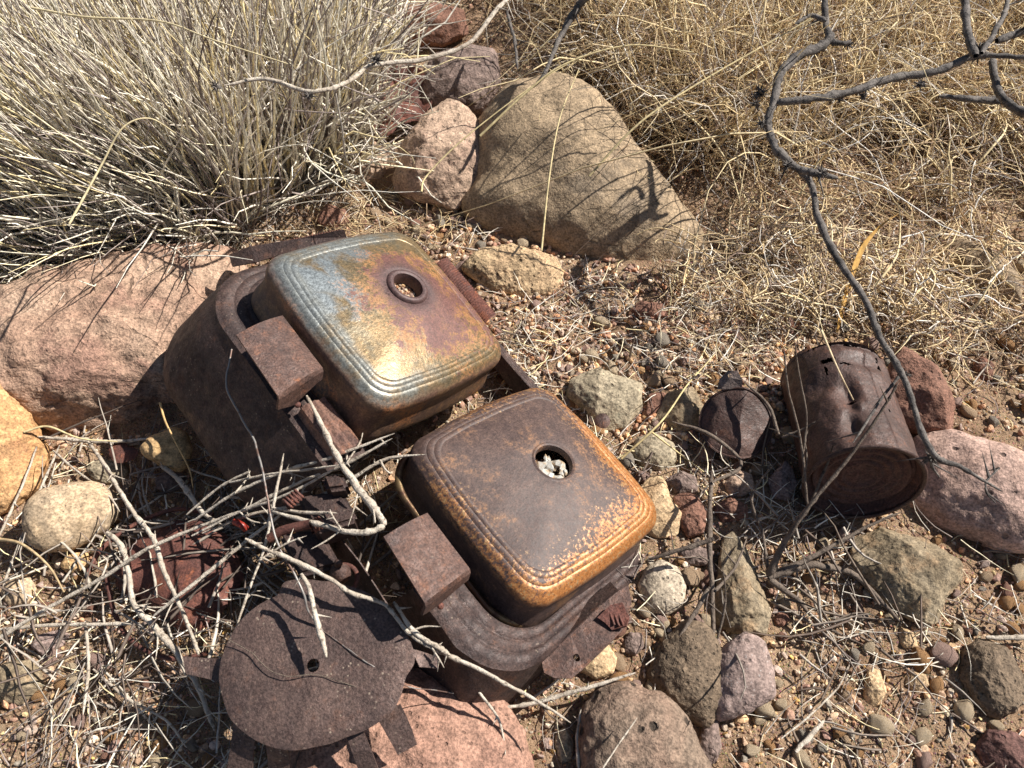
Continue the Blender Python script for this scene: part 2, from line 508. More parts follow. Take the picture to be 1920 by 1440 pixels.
stone([(1338, 1165), (1346, 1085), (1356, 1015), (1375, 996), (1400, 1035), (1430, 1100), (1444, 1150), (1436, 1188), (1395, 1190), (1360, 1180)], 'green', "wedge-shaped olive grey stone pointing up behind the dark egg-shaped one", facets=7, sub=6)
stone([(1595, 1060), (1603, 1012), (1650, 986), (1740, 1012), (1795, 1050), (1812, 1088), (1775, 1115), (1762, 1165), (1710, 1162), (1640, 1120)], 'green', "flat olive brown slab below the large pink cobble", facets=8, sub=6, thick=0.5)
stone([(1680, 950), (1695, 870), (1718, 822), (1790, 810), (1880, 838), (1970, 880), (2010, 960), (1950, 1035), (1870, 1032), (1760, 990)], 'pinkpale', "large smooth pale pink cobble with dark pores beside the can", sub=6, rough=0.4, thick=0.5)
stone([(1650, 720), (1690, 650), (1755, 690), (1790, 750), (1786, 810), (1720, 815), (1670, 790)], 'rbrown', "rough red brown rock behind the rusty can", facets=5, h=0.02)
stone([(1800, 1275), (1806, 1222), (1850, 1193), (1892, 1222), (1925, 1285), (1905, 1332), (1862, 1348), (1822, 1318)], 'darkb', "dark porous stone near the lower right edge", sub=6, rough=1.2, facets=3)
stone([(1825, 1400), (1850, 1368), (1900, 1372), (1950, 1410), (1930, 1460), (1850, 1448)], 'maroon', "dark maroon stone in the bottom right corner", facets=4)
stone([(1205, 910), (1225, 886), (1246, 900), (1256, 932), (1279, 965), (1268, 1002), (1232, 1010), (1200, 990), (1185, 950)], 'cream', "cream yellow knobbly stone touching the lower cover's right corner", facets=3, rough=1.2)
stone([(1262, 932), (1298, 920), (1324, 955), (1320, 998), (1290, 1008), (1265, 975)], 'rbrown', "small red brown stone right of the cream yellow one", facets=6)
stone([(1248, 898), (1275, 882), (1305, 895), (1308, 922), (1275, 932), (1252, 920)], 'grey', "small dark grey stone above the red brown one", facets=5)
stone([(1358, 905), (1382, 880), (1410, 890), (1414, 918), (1388, 932), (1364, 924)], 'rose', "small rosy stone with shadow lines below the flat lid", facets=3)
stone([(1335, 952), (1368, 933), (1402, 948), (1400, 975), (1352, 978)], 'rbrown', "brown stone lying flat among the twigs below the rosy one", facets=5)
stone([(1062, 742), (1072, 705), (1118, 688), (1160, 708), (1204, 722), (1200, 765), (1172, 802), (1130, 812), (1100, 775)], 'greenp', "pale green grey stone right of the gap between the two covers", facets=4, sub=6, rough=0.7)
stone([(1184, 852), (1195, 822), (1228, 812), (1264, 832), (1268, 865), (1240, 886), (1202, 876)], 'greenp', "rounded speckled grey cobble by the lower cover's upper right edge", rough=0.6, sub=5)
stone([(1228, 780), (1252, 735), (1300, 728), (1318, 765), (1312, 802), (1268, 812)], 'green', "flat dull olive stone in the twig shadow beside the flat lid", facets=6, h=0.008)
stone([(865, 500), (905, 466), (960, 462), (1045, 480), (1057, 520), (1040, 550), (985, 562), (915, 545)], 'tufa', "flat cream coloured pitted stone below the big tan boulder", facets=4, sub=6, thick=0.4, rough=1.2)
stone([(865, 395), (905, 340), (900, 240), (955, 165), (1045, 138), (1110, 168), (1180, 270), (1245, 350), (1300, 415), (1320, 465), (1290, 502), (1200, 512), (1080, 490), (980, 455), (900, 430)], 'tan',
      "largest boulder, smooth and tan, crossed by grass shadows", h=0.03, thick=0.40, name="boulder", cat="boulder", sub=6, facets=0, rough=0.35)
stone([(740, 332), (752, 280), (790, 230), (828, 186), (880, 212), (915, 268), (917, 330), (885, 368), (848, 393), (790, 376), (746, 356)], 'rose', "rosy kite-shaped rock leaning on the largest boulder", h=0.048, facets=7, sub=6, name="rock", cat="rock")
stone([(795, 205), (790, 150), (815, 108), (875, 86), (930, 98), (936, 160), (905, 212), (860, 222)], 'grey', "grey purple rock in shade behind the kite-shaped one", h=0.035, sub=6, name="rock", cat="rock")
stone([(652, 312), (665, 275), (700, 260), (728, 288), (718, 338), (675, 352)], 'rose', "small cracked stone at the foot of the grey grass tussock", facets=5)
stone([(735, 62), (748, 22), (810, 8), (870, 22), (878, 62), (830, 86), (760, 84)], 'rbrown', "red brown rock at the top edge behind the thorny twig", facets=5, h=0.015, name="rock", cat="rock")
stone([(1608, 500), (1640, 482), (1680, 508), (1708, 545), (1692, 562), (1640, 548)], 'cream', "long pale stone in the straw above the rusty can", facets=3)
stone([(1755, 470), (1800, 448), (1870, 478), (1915, 528), (1912, 578), (1860, 562), (1800, 522)], 'tan', "tan stone among the straw near the right edge", facets=3)
stone([(1770, 30), (1810, -20), (1930, -20), (1960, 40), (1870, 62)], 'rose', "pale blurred rock in the top right corner", facets=3, h=0.012, name="rock", cat="rock")
stone([(1082, 1255), (1100, 1222), (1140, 1208), (1156, 1235), (1150, 1262), (1115, 1274)], 'cream', "yellowish stone sticking out under the flange with a hole", rough=0.8)
stone([(1619, 1302), (1626, 1258), (1648, 1254), (1662, 1298), (1642, 1330), (1622, 1326)], 'cream', "upright knobbly cream pebble on the gravel, lower right", facets=4)
stone([(1683, 1202), (1688, 1174), (1712, 1186), (1722, 1212), (1696, 1216)], 'cream', "small angular cream pebble above the lower right gravel", facets=6)
stone([(1696, 1285), (1705, 1258), (1735, 1265), (1742, 1285), (1718, 1298)], 'tufa', "small tan chip right of the upright knobbly pebble", facets=6)
stone([(1450, 1160), (1458, 1148), (1476, 1148), (1482, 1162), (1468, 1174), (1454, 1172)], 'rbrown', "small round red pebble right of the wedge-shaped stone", rough=0.3)
stone([(1168, 1205), (1180, 1185), (1202, 1188), (1208, 1212), (1190, 1230), (1170, 1222)], 'grey', "small dull purple pebble in shade below the flange")
stone([(592, 405), (616, 380), (650, 396), (652, 418), (628, 430), (600, 424)], 'rbrown', "small red rock at the root of the grass above the upper cover", facets=5)
stone([(1822, 690), (1840, 666), (1864, 684), (1860, 712), (1835, 712)], 'rbrown', "small reddish stone on the straw right of the can", facets=4)
stone([(1178, 585), (1200, 565), (1245, 570), (1250, 592), (1215, 604)], 'rbrown', "low dark red stone left of the shrub straw above the gravel", facets=4)
stone([(1205, 800), (1216, 740), (1240, 735), (1243, 760), (1225, 778)], 'rbrown', "little dark red stone between pale grey stone and olive one", facets=5)
stone([(1270, 1035), (1300, 1022), (1340, 1035), (1330, 1060), (1285, 1060)], 'grey', "grey purple stone half hidden under the branched stick", h=0.004, facets=3)
stone([(1440, 900), (1475, 862), (1495, 905), (1480, 940), (1450, 935)], 'mauve', "mauve chip in the can's shadow", h=0.006, facets=4)
stone([(290, 900), (310, 882), (345, 890), (350, 912), (320, 925), (295, 918)], 'grey', "dull purple pebble under the twigs below the amber cobble", facets=3)
stone([(1305, 1410), (1320, 1345), (1345, 1350), (1352, 1400), (1340, 1440)], 'grey', "dark stone tucked between bottom brown stone and mauve one", h=0.002, facets=3)
stone([(1040, 1400), (1045, 1370), (1062, 1362), (1076, 1390), (1072, 1425), (1052, 1432)], 'greenp', "small green pebble left of the porous bottom stone", facets=2)

# ------------------------------------------------------------------ the rusty twin-cover housing
S0 = 0.16
RJ = np.array([[0.6601, -0.6217, 0.4216], [-0.3058, -0.735, -0.6051], [0.6861, 0.2705, -0.6753]])
TJ = np.array([-0.2675, 0.0318, 4.2604])
R1 = np.array([[0.6146, -0.6196, 0.4881], [-0.2959, -0.7548, -0.5855], [0.7312, 0.2154, -0.6472]]); T1 = np.array([-0.668, -0.4479, 4.3488])
R2 = np.array([[0.7068, -0.6239, 0.3334], [-0.3076, -0.6954, -0.6494], [0.6371, 0.3565, -0.6834]]); T2 = np.array([0.1625, 0.5117, 4.1278])


def wmat(R, T, s=S0):
    A = WM @ R; t = CAM + WM @ (T * s)
    return Matrix([[*(A[0]), t[0]], [*(A[1]), t[1]], [*(A[2]), t[2]], [0, 0, 0, 1]])


MJ, ML1, ML2 = wmat(RJ, TJ), wmat(R1, T1), wmat(R2, T2)
MJn = np.array(MJ)


def loc_on(pts, z):                    # picture points -> housing coordinates (units of S0) on the plane z
    A = MJn[:3, :3]; o = MJn[:3, 3] + A[:, 2] * z * S0
    w_ = onplane(pts, o, A[:, 2])
    return ((w_ - MJn[:3, 3]) @ A) / S0


def rrect(x0, x1, y0, y1, r, n=24, m=22):
    """rounded rectangle, fixed vertex count"""
    out = []
    for (cx, cy, a0) in ((x1 - r, y1 - r, 0), (x0 + r, y1 - r, 90), (x0 + r, y0 + r, 180), (x1 - r, y0 + r, 270)):
        for k in range(n + 1):
            a = math.radians(a0 + 90 * k / n)
            out.append((cx + r * math.cos(a), cy + r * math.sin(a)))
        nxt = {0: (x0 + r, y1), 90: (x0, y0 + r), 180: (x1 - r, y0), 270: (x1, y1 - r)}[a0]
        cur = out[-1]
        for k in range(1, m):
            t = k / m
            out.append((cur[0] * (1 - t) + nxt[0] * t, cur[1] * (1 - t) + nxt[1] * t))
    return np.array(out)


def loft(rings):
    K = len(rings[0]); v = np.vstack(rings)
    idx = np.arange(len(rings) * K).reshape(len(rings), K)
    a, b = idx[:-1], idx[1:]
    return v, np.stack([a, np.roll(a, -1, 1), np.roll(b, -1, 1), b], -1).reshape(-1, 4)


def solid(o, t, off=-1.0):
    m = o.modifiers.new("thickness", 'SOLIDIFY'); m.thickness = t; m.offset = off
    e = o.modifiers.new("crisp_edges", 'EDGE_SPLIT'); e.split_angle = math.radians(42)
    return o


root = empty("metal_housing", MJ)
tag(root, "long rusty metal housing with two square domed covers lying on the gravel", "metal housing")

rings = []
IN = (-0.60, 0.665, -1.24, 1.25, 0.26); OUT = (-0.83, 0.745, -1.37, 1.38, 0.36)
def ringat(p, z, extra=0):
    q = rrect(*p); return np.column_stack([q, np.full(len(q), z)])
def lerp(a, b, t): return tuple(x * (1 - t) + y * t for x, y in zip(a, b))
rings.append(ringat(IN, -0.36)); rings.append(ringat(IN, -0.30)); rings.append(ringat(lerp(IN, OUT, 0.02), -0.262))
for k in range(1, 31):
    t = 0.02 + 0.98 * k / 31
    z = -0.25 - 0.02 * t + 0.011 * abs(math.sin(min(t, 0.95) / 0.95 * math.pi * 3)) ** 0.7 * (1 if t < .95 else 0)
    rings.append(ringat(lerp(IN, OUT, t), z))
BOT = (-1.03, 0.83, -1.46, 1.56, 0.52)
for t, z in ((0.015, -0.275), (0.03, -0.29), (0.07, -0.32), (0.15, -0.36), (0.27, -0.42), (0.42, -0.50), (0.56, -0.58), (0.72, -0.66), (0.9, -0.74), (0.97, -0.78), (1.0, -0.82), (1.0, -0.86)):
    r = ringat(lerp(OUT, BOT, t ** 0.85), z)
    f = smooth(0.35, -0.2, r[:, 1])                 # shallower at the near end
    r[:, 2] = r[:, 2] + f * 0.05 * t
    le = r[:, 0] < -0.83
    r[le, 0] = -0.83 + (r[le, 0] + 0.83) * (1 - 0.95 * f[le])
    rings.append(r)
v, q = loft([r * S0 for r in rings])
fc = v[q].mean(1) / S0
cut = (fc[:, 0] < -0.52) & (fc[:, 1] < 0.01) & (fc[:, 1] > -0.72 + 0.05 * np.sin(fc[:, 0] * 30))
cut &= ~((fc[:, 0] < -0.80) & (fc[:, 2] < -0.52))
q = q[~cut]
v = v + 0.0011 * np.stack([fbm(v * 22 + 3, 3), fbm(v * 22 + 9, 3), fbm(v * 22 + 15, 3)], 1)
solid(link("shell", mesh_np("shell", v, q, RUST_SMOOTH), root), 0.0012)

# rim trim around the opening, thin and brassy on the near side
g = G("worn_rim_metal")
c = g.mix(g.step(0.4, 0.6, g.noise(40, 5, 0.6)), (0.24, 0.165, 0.085), (0.13, 0.07, 0.042))
c = g.mix(g.step(0.5, 0.7, g.noise(190, 4)), c, (0.10, 0.05, 0.035))
TRIM = g.out(c, 0.45, 0.6, g.bump(g.noise(300, 3), 0.5, 0.0008))
ts = []
base = rrect(-0.56, 0.60, -1.215, -0.10, 0.24)
for k in range(10):
    a = 2 * math.pi * k / 10
    q_ = rrect(-0.56 - 0.016 * math.cos(a), 0.60 + 0.016 * math.cos(a), -1.215 - 0.016 * math.cos(a), -0.10 + 0.016 * math.cos(a), 0.24)
    ts.append(np.column_stack([q_, np.full(len(q_), -0.285 + 0.022 * math.sin(a))]))
ts.append(ts[0])
v, q = loft([r * S0 for r in ts])
link("rim_trim", mesh_np("rim_trim", v, q, TRIM), root)

# ---- covers
def cover_mat(name, kind):
    g = G(name)
    s = g.mapping((1 / S0,) * 3)
    x, y, z = g.sep(s)[:3]
    hx, hy = (0.09, 0.05) if kind == 1 else (0.06, 0.02)
    dx, dy = g.sub(x, hx), g.sub(y, hy)
    d = g.mth('SQRT', g.add(g.mul(dx, dx), g.mul(dy, dy)))
    nb = g.noise(3.2, 6, 0.62, vec=s, dist=0.5)
    nm = g.noise(11, 6, 0.7, vec=s)
    nf = g.noise(48, 5, 0.7, vec=s)
    nff = g.noise(110, 4, 0.7, vec=s)
    if kind == 1:
        base = g.mix(g.step(0.40, 0.62, nm), (0.20, 0.135, 0.065), (0.145, 0.115, 0.07))
        blue = g.add(g.add(g.mul(x, -0.55), g.mul(y, 0.62)), g.mul(g.sub(nb, 0.5), 2.6))
        base = g.mix(g.mul(g.step(0.16, 0.50, blue), 0.95), base, (0.20, 0.225, 0.235))
        edge = g.mth('MAXIMUM', g.mth('ABSOLUTE', x), g.mth('ABSOLUTE', y))
        base = g.mix(g.mul(g.mul(g.step(0.41, 0.46, edge), g.step(0.35, 0.6, nm, 0.35, 0.9)), g.step(0.30, -0.15, g.sub(x, g.mul(y, 0.5)))), base, (0.19, 0.195, 0.18))
        # rust blooming round the hole and across the near half
        far = g.add(g.sub(0.40, d), g.mul(g.sub(nb, 0.5), 0.9))
        far = g.add(far, g.mul(g.sub(0.0, y), 0.32)); far = g.add(far, g.mul(x, 0.22))
        m2 = g.step(-0.05, 0.16, g.add(far, g.mul(g.sub(nf, 0.5), 0.9)))
        m1 = g.step(0.06, 0.20, g.add(far, g.add(g.mul(g.sub(nm, 0.5), 0.9), g.mul(g.sub(nf, 0.5), 0.8))))
        col = g.mix(g.mul(m2, 0.85), base, (0.28, 0.125, 0.042))
        col = g.mix(g.mul(m1, g.step(0.30, 0.55, nm, 0.6, 1.0)), col, (0.125, 0.055, 0.045))
        col = g.mix(g.step(0.24, 0.13, g.add(d, g.mul(g.sub(nm, 0.5), 0.12))), col, (0.075, 0.040, 0.037))
        wall = g.step(-0.012, -0.06, g.add(z, g.mul(g.sub(nm, 0.5), 0.10)))
        wc = g.mix(g.step(0.42, 0.62, nm), (0.10, 0.052, 0.036), (0.20, 0.105, 0.05))
        wc = g.mix(g.mul(g.step(0.47, 0.62, nb), g.step(0.40, 0.55, nf)), wc, (0.33, 0.125, 0.04))
        col = g.mix(g.mul(wall, 0.9), col, wc)
        metal = g.mul(g.mul(g.sub(1.0, g.mul(m2, 0.75)), g.sub(1.0, g.mul(wall, 0.75))), 0.42)
        rough = g.add(g.mul(m2, 0.20), g.add(0.37, g.mul(wall, 0.20)))
    else:
        edge = g.mth('MAXIMUM', g.mth('ABSOLUTE', x), g.mth('ABSOLUTE', y))
        brown = g.mix(g.step(0.35, 0.65, nm), (0.060, 0.036, 0.031), (0.098, 0.060, 0.048))
        brown = g.mix(g.mul(g.step(0.52, 0.68, g.noise(5.5, 6, 0.7, vec=s)), g.step(0.42, 0.58, nf, 0.1, 0.75)), brown, (0.23, 0.115, 0.055))
        rimc = g.mix(g.step(0.50, 0.66, nf), (0.42, 0.165, 0.045), (0.30, 0.20, 0.10))
        near = g.add(g.mul(x, 0.13), g.mul(y, -0.17))
        m = g.add(g.add(g.sub(edge, 0.445), near), g.mul(g.sub(nf, 0.5), 0.75))
        m = g.add(m, g.mul(g.sub(nb, 0.5), 0.35))
        m2 = g.step(-0.02, 0.12, m)
        wall = g.step(-0.03, -0.10, g.add(z, g.mul(g.sub(nm, 0.5), 0.08)))
        m2 = g.mul(m2, g.sub(1.0, wall))
        col = g.mix(g.mul(m2, 0.9), brown, rimc)
        col = g.mix(g.mul(g.mul(wall, g.step(0.52, 0.66, nb)), 0.7), col, (0.24, 0.12, 0.05))
        metal = g.add(g.mul(m2, 0.28), 0.04)
        rough = g.sub(0.60, g.mul(m2, 0.17))
    col = g.mix(1.0, col, g.step(0.3, 0.7, nff, 0.62, 1.38), 'MULTIPLY')
    col = g.mix(1.0, col, g.step(0.35, 0.65, nf, 0.78, 1.2), 'MULTIPLY')
    rough = g.add(rough, g.mul(g.sub(nf, 0.5), 0.28))
    b = g.bump(nff, 0.30, 0.0004)
    b = g.bump(g.noise(24, 4, 0.6, vec=s), 0.16, 0.0010, b)
    b = g.bump(nb, 0.3, 0.004, b)
    return g.out(col, rough, metal, b, 0.5)


def cover(name, kind, M, label, hole):
    unit = rrect(-1, 1, -1, 1, 0.21, 22, 22)
    NP = len(unit)
    bulge = unit * (1 + 0.068 * (1 - unit[:, ::-1] ** 2))
    circ = unit / np.linalg.norm(unit, axis=1)[:, None]
    R = []
    def ring(a, n, z, blend=1.0):
        b = 0.0 if n <= 2 else min(1.0, (n - 2) / 2.9)
        q = a * (circ * (1 - b) + bulge * b); hc = np.array(hole)
        q = q + hc * (1 - blend)
        R.append(np.column_stack([q, np.full(NP, z) if np.isscalar(z) else z]))
    dome = 0.084
    def dz(a): return dome * (1 - (a / 0.47) ** 2)
    if kind == 1:
        for a, z in ((0.088, -0.055), (0.090, -0.02), (0.093, 0.0), (0.096, 0.014), (0.104, 0.018), (0.114, 0.016), (0.120, 0.008), (0.124, -0.004), (0.130, -0.006), (0.14, -0.002)):
            ring(a, 2, dz(0.1) + z, 0.0)
    else:
        for a, z in ((0.110, -0.03), (0.112, -0.008), (0.115, 0.003), (0.119, 0.005), (0.125, 0.0), (0.13, -0.001), (0.14, 0.0)):
            ring(a, 2, dz(0.1) + z, 0.0)
    for k in range(1, 15):
        t = k / 14; a = 0.14 + (0.430 - 0.14) * t
        ring(a, 2 + 2.9 * t ** 1.3, dz(0.1 + 0.345 * t), t)
    # three beads
    for k in range(1, 37):
        t = k / 36; a = 0.430 + 0.082 * t
        z = dz(0.445) - 0.010 * t - 0.030 * t * t + 0.0048 * abs(math.sin(3 * math.pi * t)) ** 0.7
        ring(a, 4.9, z)
    zb = R[-1][0, 2]
    for a, z in ((0.540, -0.016), (0.547, -0.034), (0.549, -0.055), (0.545, -0.09), (0.541, -0.13), (0.543, -0.18), (0.552, -0.23), (0.560, -0.27), (0.560, -0.295), (0.552, -0.318), (0.538, -0.332), (0.52, -0.338), (0.50, -0.338)):
        ring(a - 0.014, 4.9, zb + z + 0.006)
    v, q = loft([r * S0 for r in R])
    v = v + 0.0005 * np.stack([fbm(v * 25 + 3, 2), fbm(v * 25 + 9, 2), fbm(v * 25 + 15, 2)], 1)
    o = link(name, mesh_np(name, v, q, cover_mat(label.replace(" ", "_")[:30], kind)), root, MJ.inverted() @ M)
    o["label"] = label
    solid(o, 0.0011)
    return o


cov1 = cover("cover", 1, ML1, "upper square cover, blue grey and ochre with rust round its hole", (0.09, 0.05))
cov2 = cover("cover", 2, ML2, "lower square cover, dark brown with bright orange worn corners", (0.07, 0.02))

# hole collar of the upper cover as its own piece
def torus_mesh(name, R, r, mat, c=(0, 0, 0), n=64, m=8):
    rr = []
    for k in range(m + 1):
        a = 2 * math.pi * k / m
        th = np.linspace(0, 2 * math.pi, n, endpoint=False)
        rad = R + r * math.cos(a)
        rr.append(np.column_stack([c[0] + rad * np.cos(th), c[1] + rad * np.sin(th), np.full(n, c[2] + r * 0.8 * math.sin(a))]))
    v, q = loft(rr)
    return mesh_np(name, v, q, mat)
link("hole_rim", torus_mesh("hole_rim", 0.106 * S0, 0.014 * S0, RUST, (0.09 * S0, 0.05 * S0, 0.090 * S0)), cov1)
link("hole_rim", torus_mesh("hole_rim", 0.120 * S0, 0.008 * S0, RUST_RED, (0.07 * S0, 0.02 * S0, 0.079 * S0)), cov2)


# ---- sheet metal pieces from outlines
def polyplate(name, pts3, thick, mat, parent, n=None, holes=(), bevel=0.0, wob=0.0):
    """pts3: 3-D outline (local). Filled, thickened."""
    bm = bmesh.new()
    vs = [bm.verts.new(p) for p in pts3]
    es = [bm.edges.new((vs[i], vs[(i + 1) % len(vs)])) for i in range(len(vs))]
    for hl in holes:
        hv = [bm.verts.new(p) for p in hl]
        es += [bm.edges.new((hv[i], hv[(i + 1) % len(hv)])) for i in range(len(hv))]
    bmesh.ops.triangle_fill(bm, use_beauty=True, use_dissolve=False, edges=es)
    if wob:
        bmesh.ops.subdivide_edges(bm, edges=[e for e in bm.edges if e.calc_length() > 0.008], cuts=3, use_grid_fill=False)
        bmesh.ops.triangulate(bm, faces=bm.faces)
        co = np.array([v.co[:] for v in bm.verts]); dzz = wob * fbm(co * 14 + 5, 2)
        nn = np.asarray(n if n is not None else (0, 0, 1.0))
        for v_, d_ in zip(bm.verts, dzz): v_.co += Vector(nn * d_)
    bmesh.ops.recalc_face_normals(bm, faces=bm.faces)
    me = bpy.data.meshes.new(name); bm.to_mesh(me); bm.free()
    me.materials.append(mat)
    o = link(name, me, parent)
    solid(o, thick, 0.0)
    if bevel:
        b = o.modifiers.new("edge", 'BEVEL'); b.width = bevel; b.segments = 2; b.limit_method = 'ANGLE'
    return o


def circle(c, ex, ey, r, n=20):
    return [np.asarray(c) + r * (np.asarray(ex) * math.cos(2 * math.pi * k / n) + np.asarray(ey) * math.sin(2 * math.pi * k / n)) for k in range(n)]


def bracket(corners, ztop, label):
    """folded clip: top plate plus dropped flanges, from four picture corners (back-left, back-right, front-right, front-left)"""
    c = loc_on(corners, ztop)[:, :3].copy()
    bl, br, fr, fl = c
    n = 10
    def P4(u, v_):
        p = bl * (1 - u) * (1 - v_) + br * u * (1 - v_) + fr * u * v_ + fl * (1 - u) * v_
        p = p.copy(); p[2] += 0.020 * math.sin(math.pi * u) - 0.0
        return p
    V = []; F = []
    # section along u, front flange drop with curve, right edge concave
    rows = []
    vv = [0, .15, .3, .45, .6, .75, .9, .97, 1.0]
    for v_ in vv:
        rows.append([P4(u, v_) for u in np.linspace(0, 1, n)])
    for drop in (0.03, 0.07, 0.12, 0.17):
        row = []
        for u in np.linspace(0, 1, n):
            p = P4(u, 1.0); w2 = 1 - abs(u - 0.42) * 1.3
            p[2] -= drop * max(w2, 0.35) * 1.0; p[1] -= 0.01 + drop * 0.10
            row.append(p)
        rows.append(row)
    A = np.array(rows) * S0
    K = len(rows)
    idx = np.arange(K * n).reshape(K, n)
    F = np.stack([idx[:-1, :-1], idx[:-1, 1:], idx[1:, 1:], idx[1:, :-1]], -1).reshape(-1, 4)
    o = link("bracket", mesh_np("bracket", A.reshape(-1, 3), F[:, ::-1], RUST, sm=False), root)
    o["label"] = label
    solid(o, 0.0022, 0.0)
    b = o.modifiers.new("edge", 'BEVEL'); b.width = 0.0006; b.segments = 2; b.limit_method = 'ANGLE'
    # back flange and leg down to the shoulder
    leg = []
    for z_ in (0, -0.10, -0.22, -0.30):
        leg.append([(bl * (1 - u) + br * u) * np.array([1, 1, 1]) + np.array([0.02 + .1 * (z_ < -.2), -0.03, z_ - 0.012]) for u in np.linspace(0.15, 0.9, 4)])
    A = np.array(leg) * S0; idx = np.arange(16).reshape(4, 4)
    F = np.stack([idx[:-1, :-1], idx[:-1, 1:], idx[1:, 1:], idx[1:, :-1]], -1).reshape(-1, 4)
    l_ = link("bracket_leg", mesh_np("bracket_leg", A.reshape(-1, 3), F, RUST), o)
    solid(l_, 0.002)
    # rivet on the front flange
    v_, f_ = ico(2)
    p = (P4(0.5, 1.0) + np.array([0, -0.04, -0.17])) * S0
    link("rivet", mesh_np("rivet", v_ * 0.0028 + p, f_, RUST_RED), o)
    return o


bracket([(443, 629), (529, 593), (603, 690), (520, 742)], -0.02, "folded bracket beside the upper cover")
bracket([(719, 1007), (800, 963), (879, 1067), (795, 1130)], -0.02, "folded bracket beside the lower cover")

# channel ridge running on from the shoulder below the upper bracket (paler, worn)
RUST_PALE = rust_mat("worn_channel_rust", (0.10, 0.055, 0.045), (0.20, 0.11, 0.08), (0.36, 0.14, 0.06), 0.5, pale=(0.6, 0.5, 0.36), pale_amt=0.9)
rw = []
for z_, xo in ((-0.30, 0.02), (-0.235, 0.025), (-0.215, 0.05), (-0.225, 0.075), (-0.21, 0.10), (-0.225, 0.13), (-0.21, 0.16), (-0.23, 0.185), (-0.30, 0.195)):
    rw.append([np.array([-0.82 + xo, yy, z_ + 0.05]) for yy in np.linspace(0.36, 0.02, 16)])
A = np.array(rw) * S0; idx = np.arange(A.shape[0] * 16).reshape(A.shape[0], 16)
F = np.stack([idx[:-1, :-1], idx[:-1, 1:], idx[1:, 1:], idx[1:, :-1]], -1).reshape(-1, 4)
o = link("channel", mesh_np("channel", A.reshape(-1, 3), F, RUST_PALE), root)
solid(o, 0.0012)

# flange with a bolt hole on the near end
MJi = np.linalg.inv(MJn)
def wl(pts, z0, z1=None):
    zz = np.linspace(z0, z0 if z1 is None else z1, len(pts))
    w_ = np.array([P(x, y, z) for (x, y), z in zip(pts, zz)])
    return w_ @ MJi[:3, :3].T + MJi[:3, 3]
fp = wl([(1016, 1243), (1020, 1262), (1040, 1272), (1072, 1272), (1092, 1256), (1150, 1200), (1172, 1176), (1184, 1130), (1178, 1098), (1160, 1108), (1120, 1142), (1070, 1190), (1030, 1228)], 0.042)
hc = wl([(1081, 1234)], 0.042)[0]
o = polyplate("flange", fp, 0.0022, RUST, root, holes=[circle(hc, (1, 0, 0), (0, 1, 0), 0.0032, 14)], bevel=0.0004)
ft = wl([(1030, 1228), (1070, 1190), (1120, 1142), (1160, 1108)], 0.042)
up_ = wl([(1010, 1215), (1052, 1176), (1102, 1128), (1145, 1092)], 0.030)
bm_ = np.vstack([ft, up_[::-1]])
polyplate("flange_web", bm_, 0.002, RUST_SMOOTH, root)
# torn ribbed scrap on the flange
cs = wl([(1120, 1158), (1140, 1138), (1160, 1135), (1178, 1160), (1170, 1178), (1150, 1180), (1135, 1168)], 0.046)
cs[:, 2] += np.array([0, .004, .006, .002, .004, -.002, .0]) 
polyplate("torn_tab", cs, 0.0016, RUST_RED, root)
for k in range(3):
    a = wl([(1140 + 9 * k, 1140 + 3 * k), (1152 + 9 * k, 1172 + 2 * k)], 0.048)
    v, q = tube_one(catmull(a, 6), np.full(7, 0.0011), 6)
    link("rib", mesh_np("rib", v, q, RUST_RED), root)

# debris lying inside the covers
def gravel_mesh(name, pts, size, cols, sub, mat, seed=0, flatz=0.7):
    r = np.random.RandomState(seed)
    sv, sf = ico(sub); N = len(pts); n = len(sv)
    A = np.eye(3)[None].repeat(N, 0)
    axes = np.stack([r.uniform(0.75, 1.3, N), r.uniform(0.6, 1.0, N), r.uniform(0.45, 0.85, N) * flatz / 0.7], 1)
    qv = r.randn(N, 4); qv[:, 1:3] *= 0.45; qv /= np.linalg.norm(qv, axis=1)[:, None]
    w_, x, y, z = qv.T
    Rm = np.stack([np.stack([1 - 2 * (y * y + z * z), 2 * (x * y - z * w_), 2 * (x * z + y * w_)], -1), np.stack([2 * (x * y + z * w_), 1 - 2 * (x * x + z * z), 2 * (y * z - x * w_)], -1), np.stack([2 * (x * z - y * w_), 2 * (y * z + x * w_), 1 - 2 * (x * x + y * y)], -1)], 1)
    jit = 1 + 0.20 * (r.rand(N, n) - 0.5) * (1.0 if sub == 1 else 0.7)
    loc = sv[None] * jit[..., None] * axes[:, None] * size[:, None, None]
    if sub >= 2:
        for k in range(7):
            m = r.randn(N, 3); m /= np.linalg.norm(m, axis=1)[:, None]
            pr = np.einsum('nvi,ni->nv', loc, m); dd = pr.max(1, keepdims=True) * r.uniform(0.5, 0.85, (N, 1))
            loc = loc - m[:, None] * np.clip(pr - dd, 0, None)[..., None]
    v = np.einsum('nij,nvj->nvi', Rm, loc) + pts[:, None]
    f = (sf[None] + (np.arange(N) * n)[:, None, None]).reshape(-1, 3)
    return mesh_np(name, v.reshape(-1, 3), f, mat, np.repeat(cols, n, 0), sm=False)


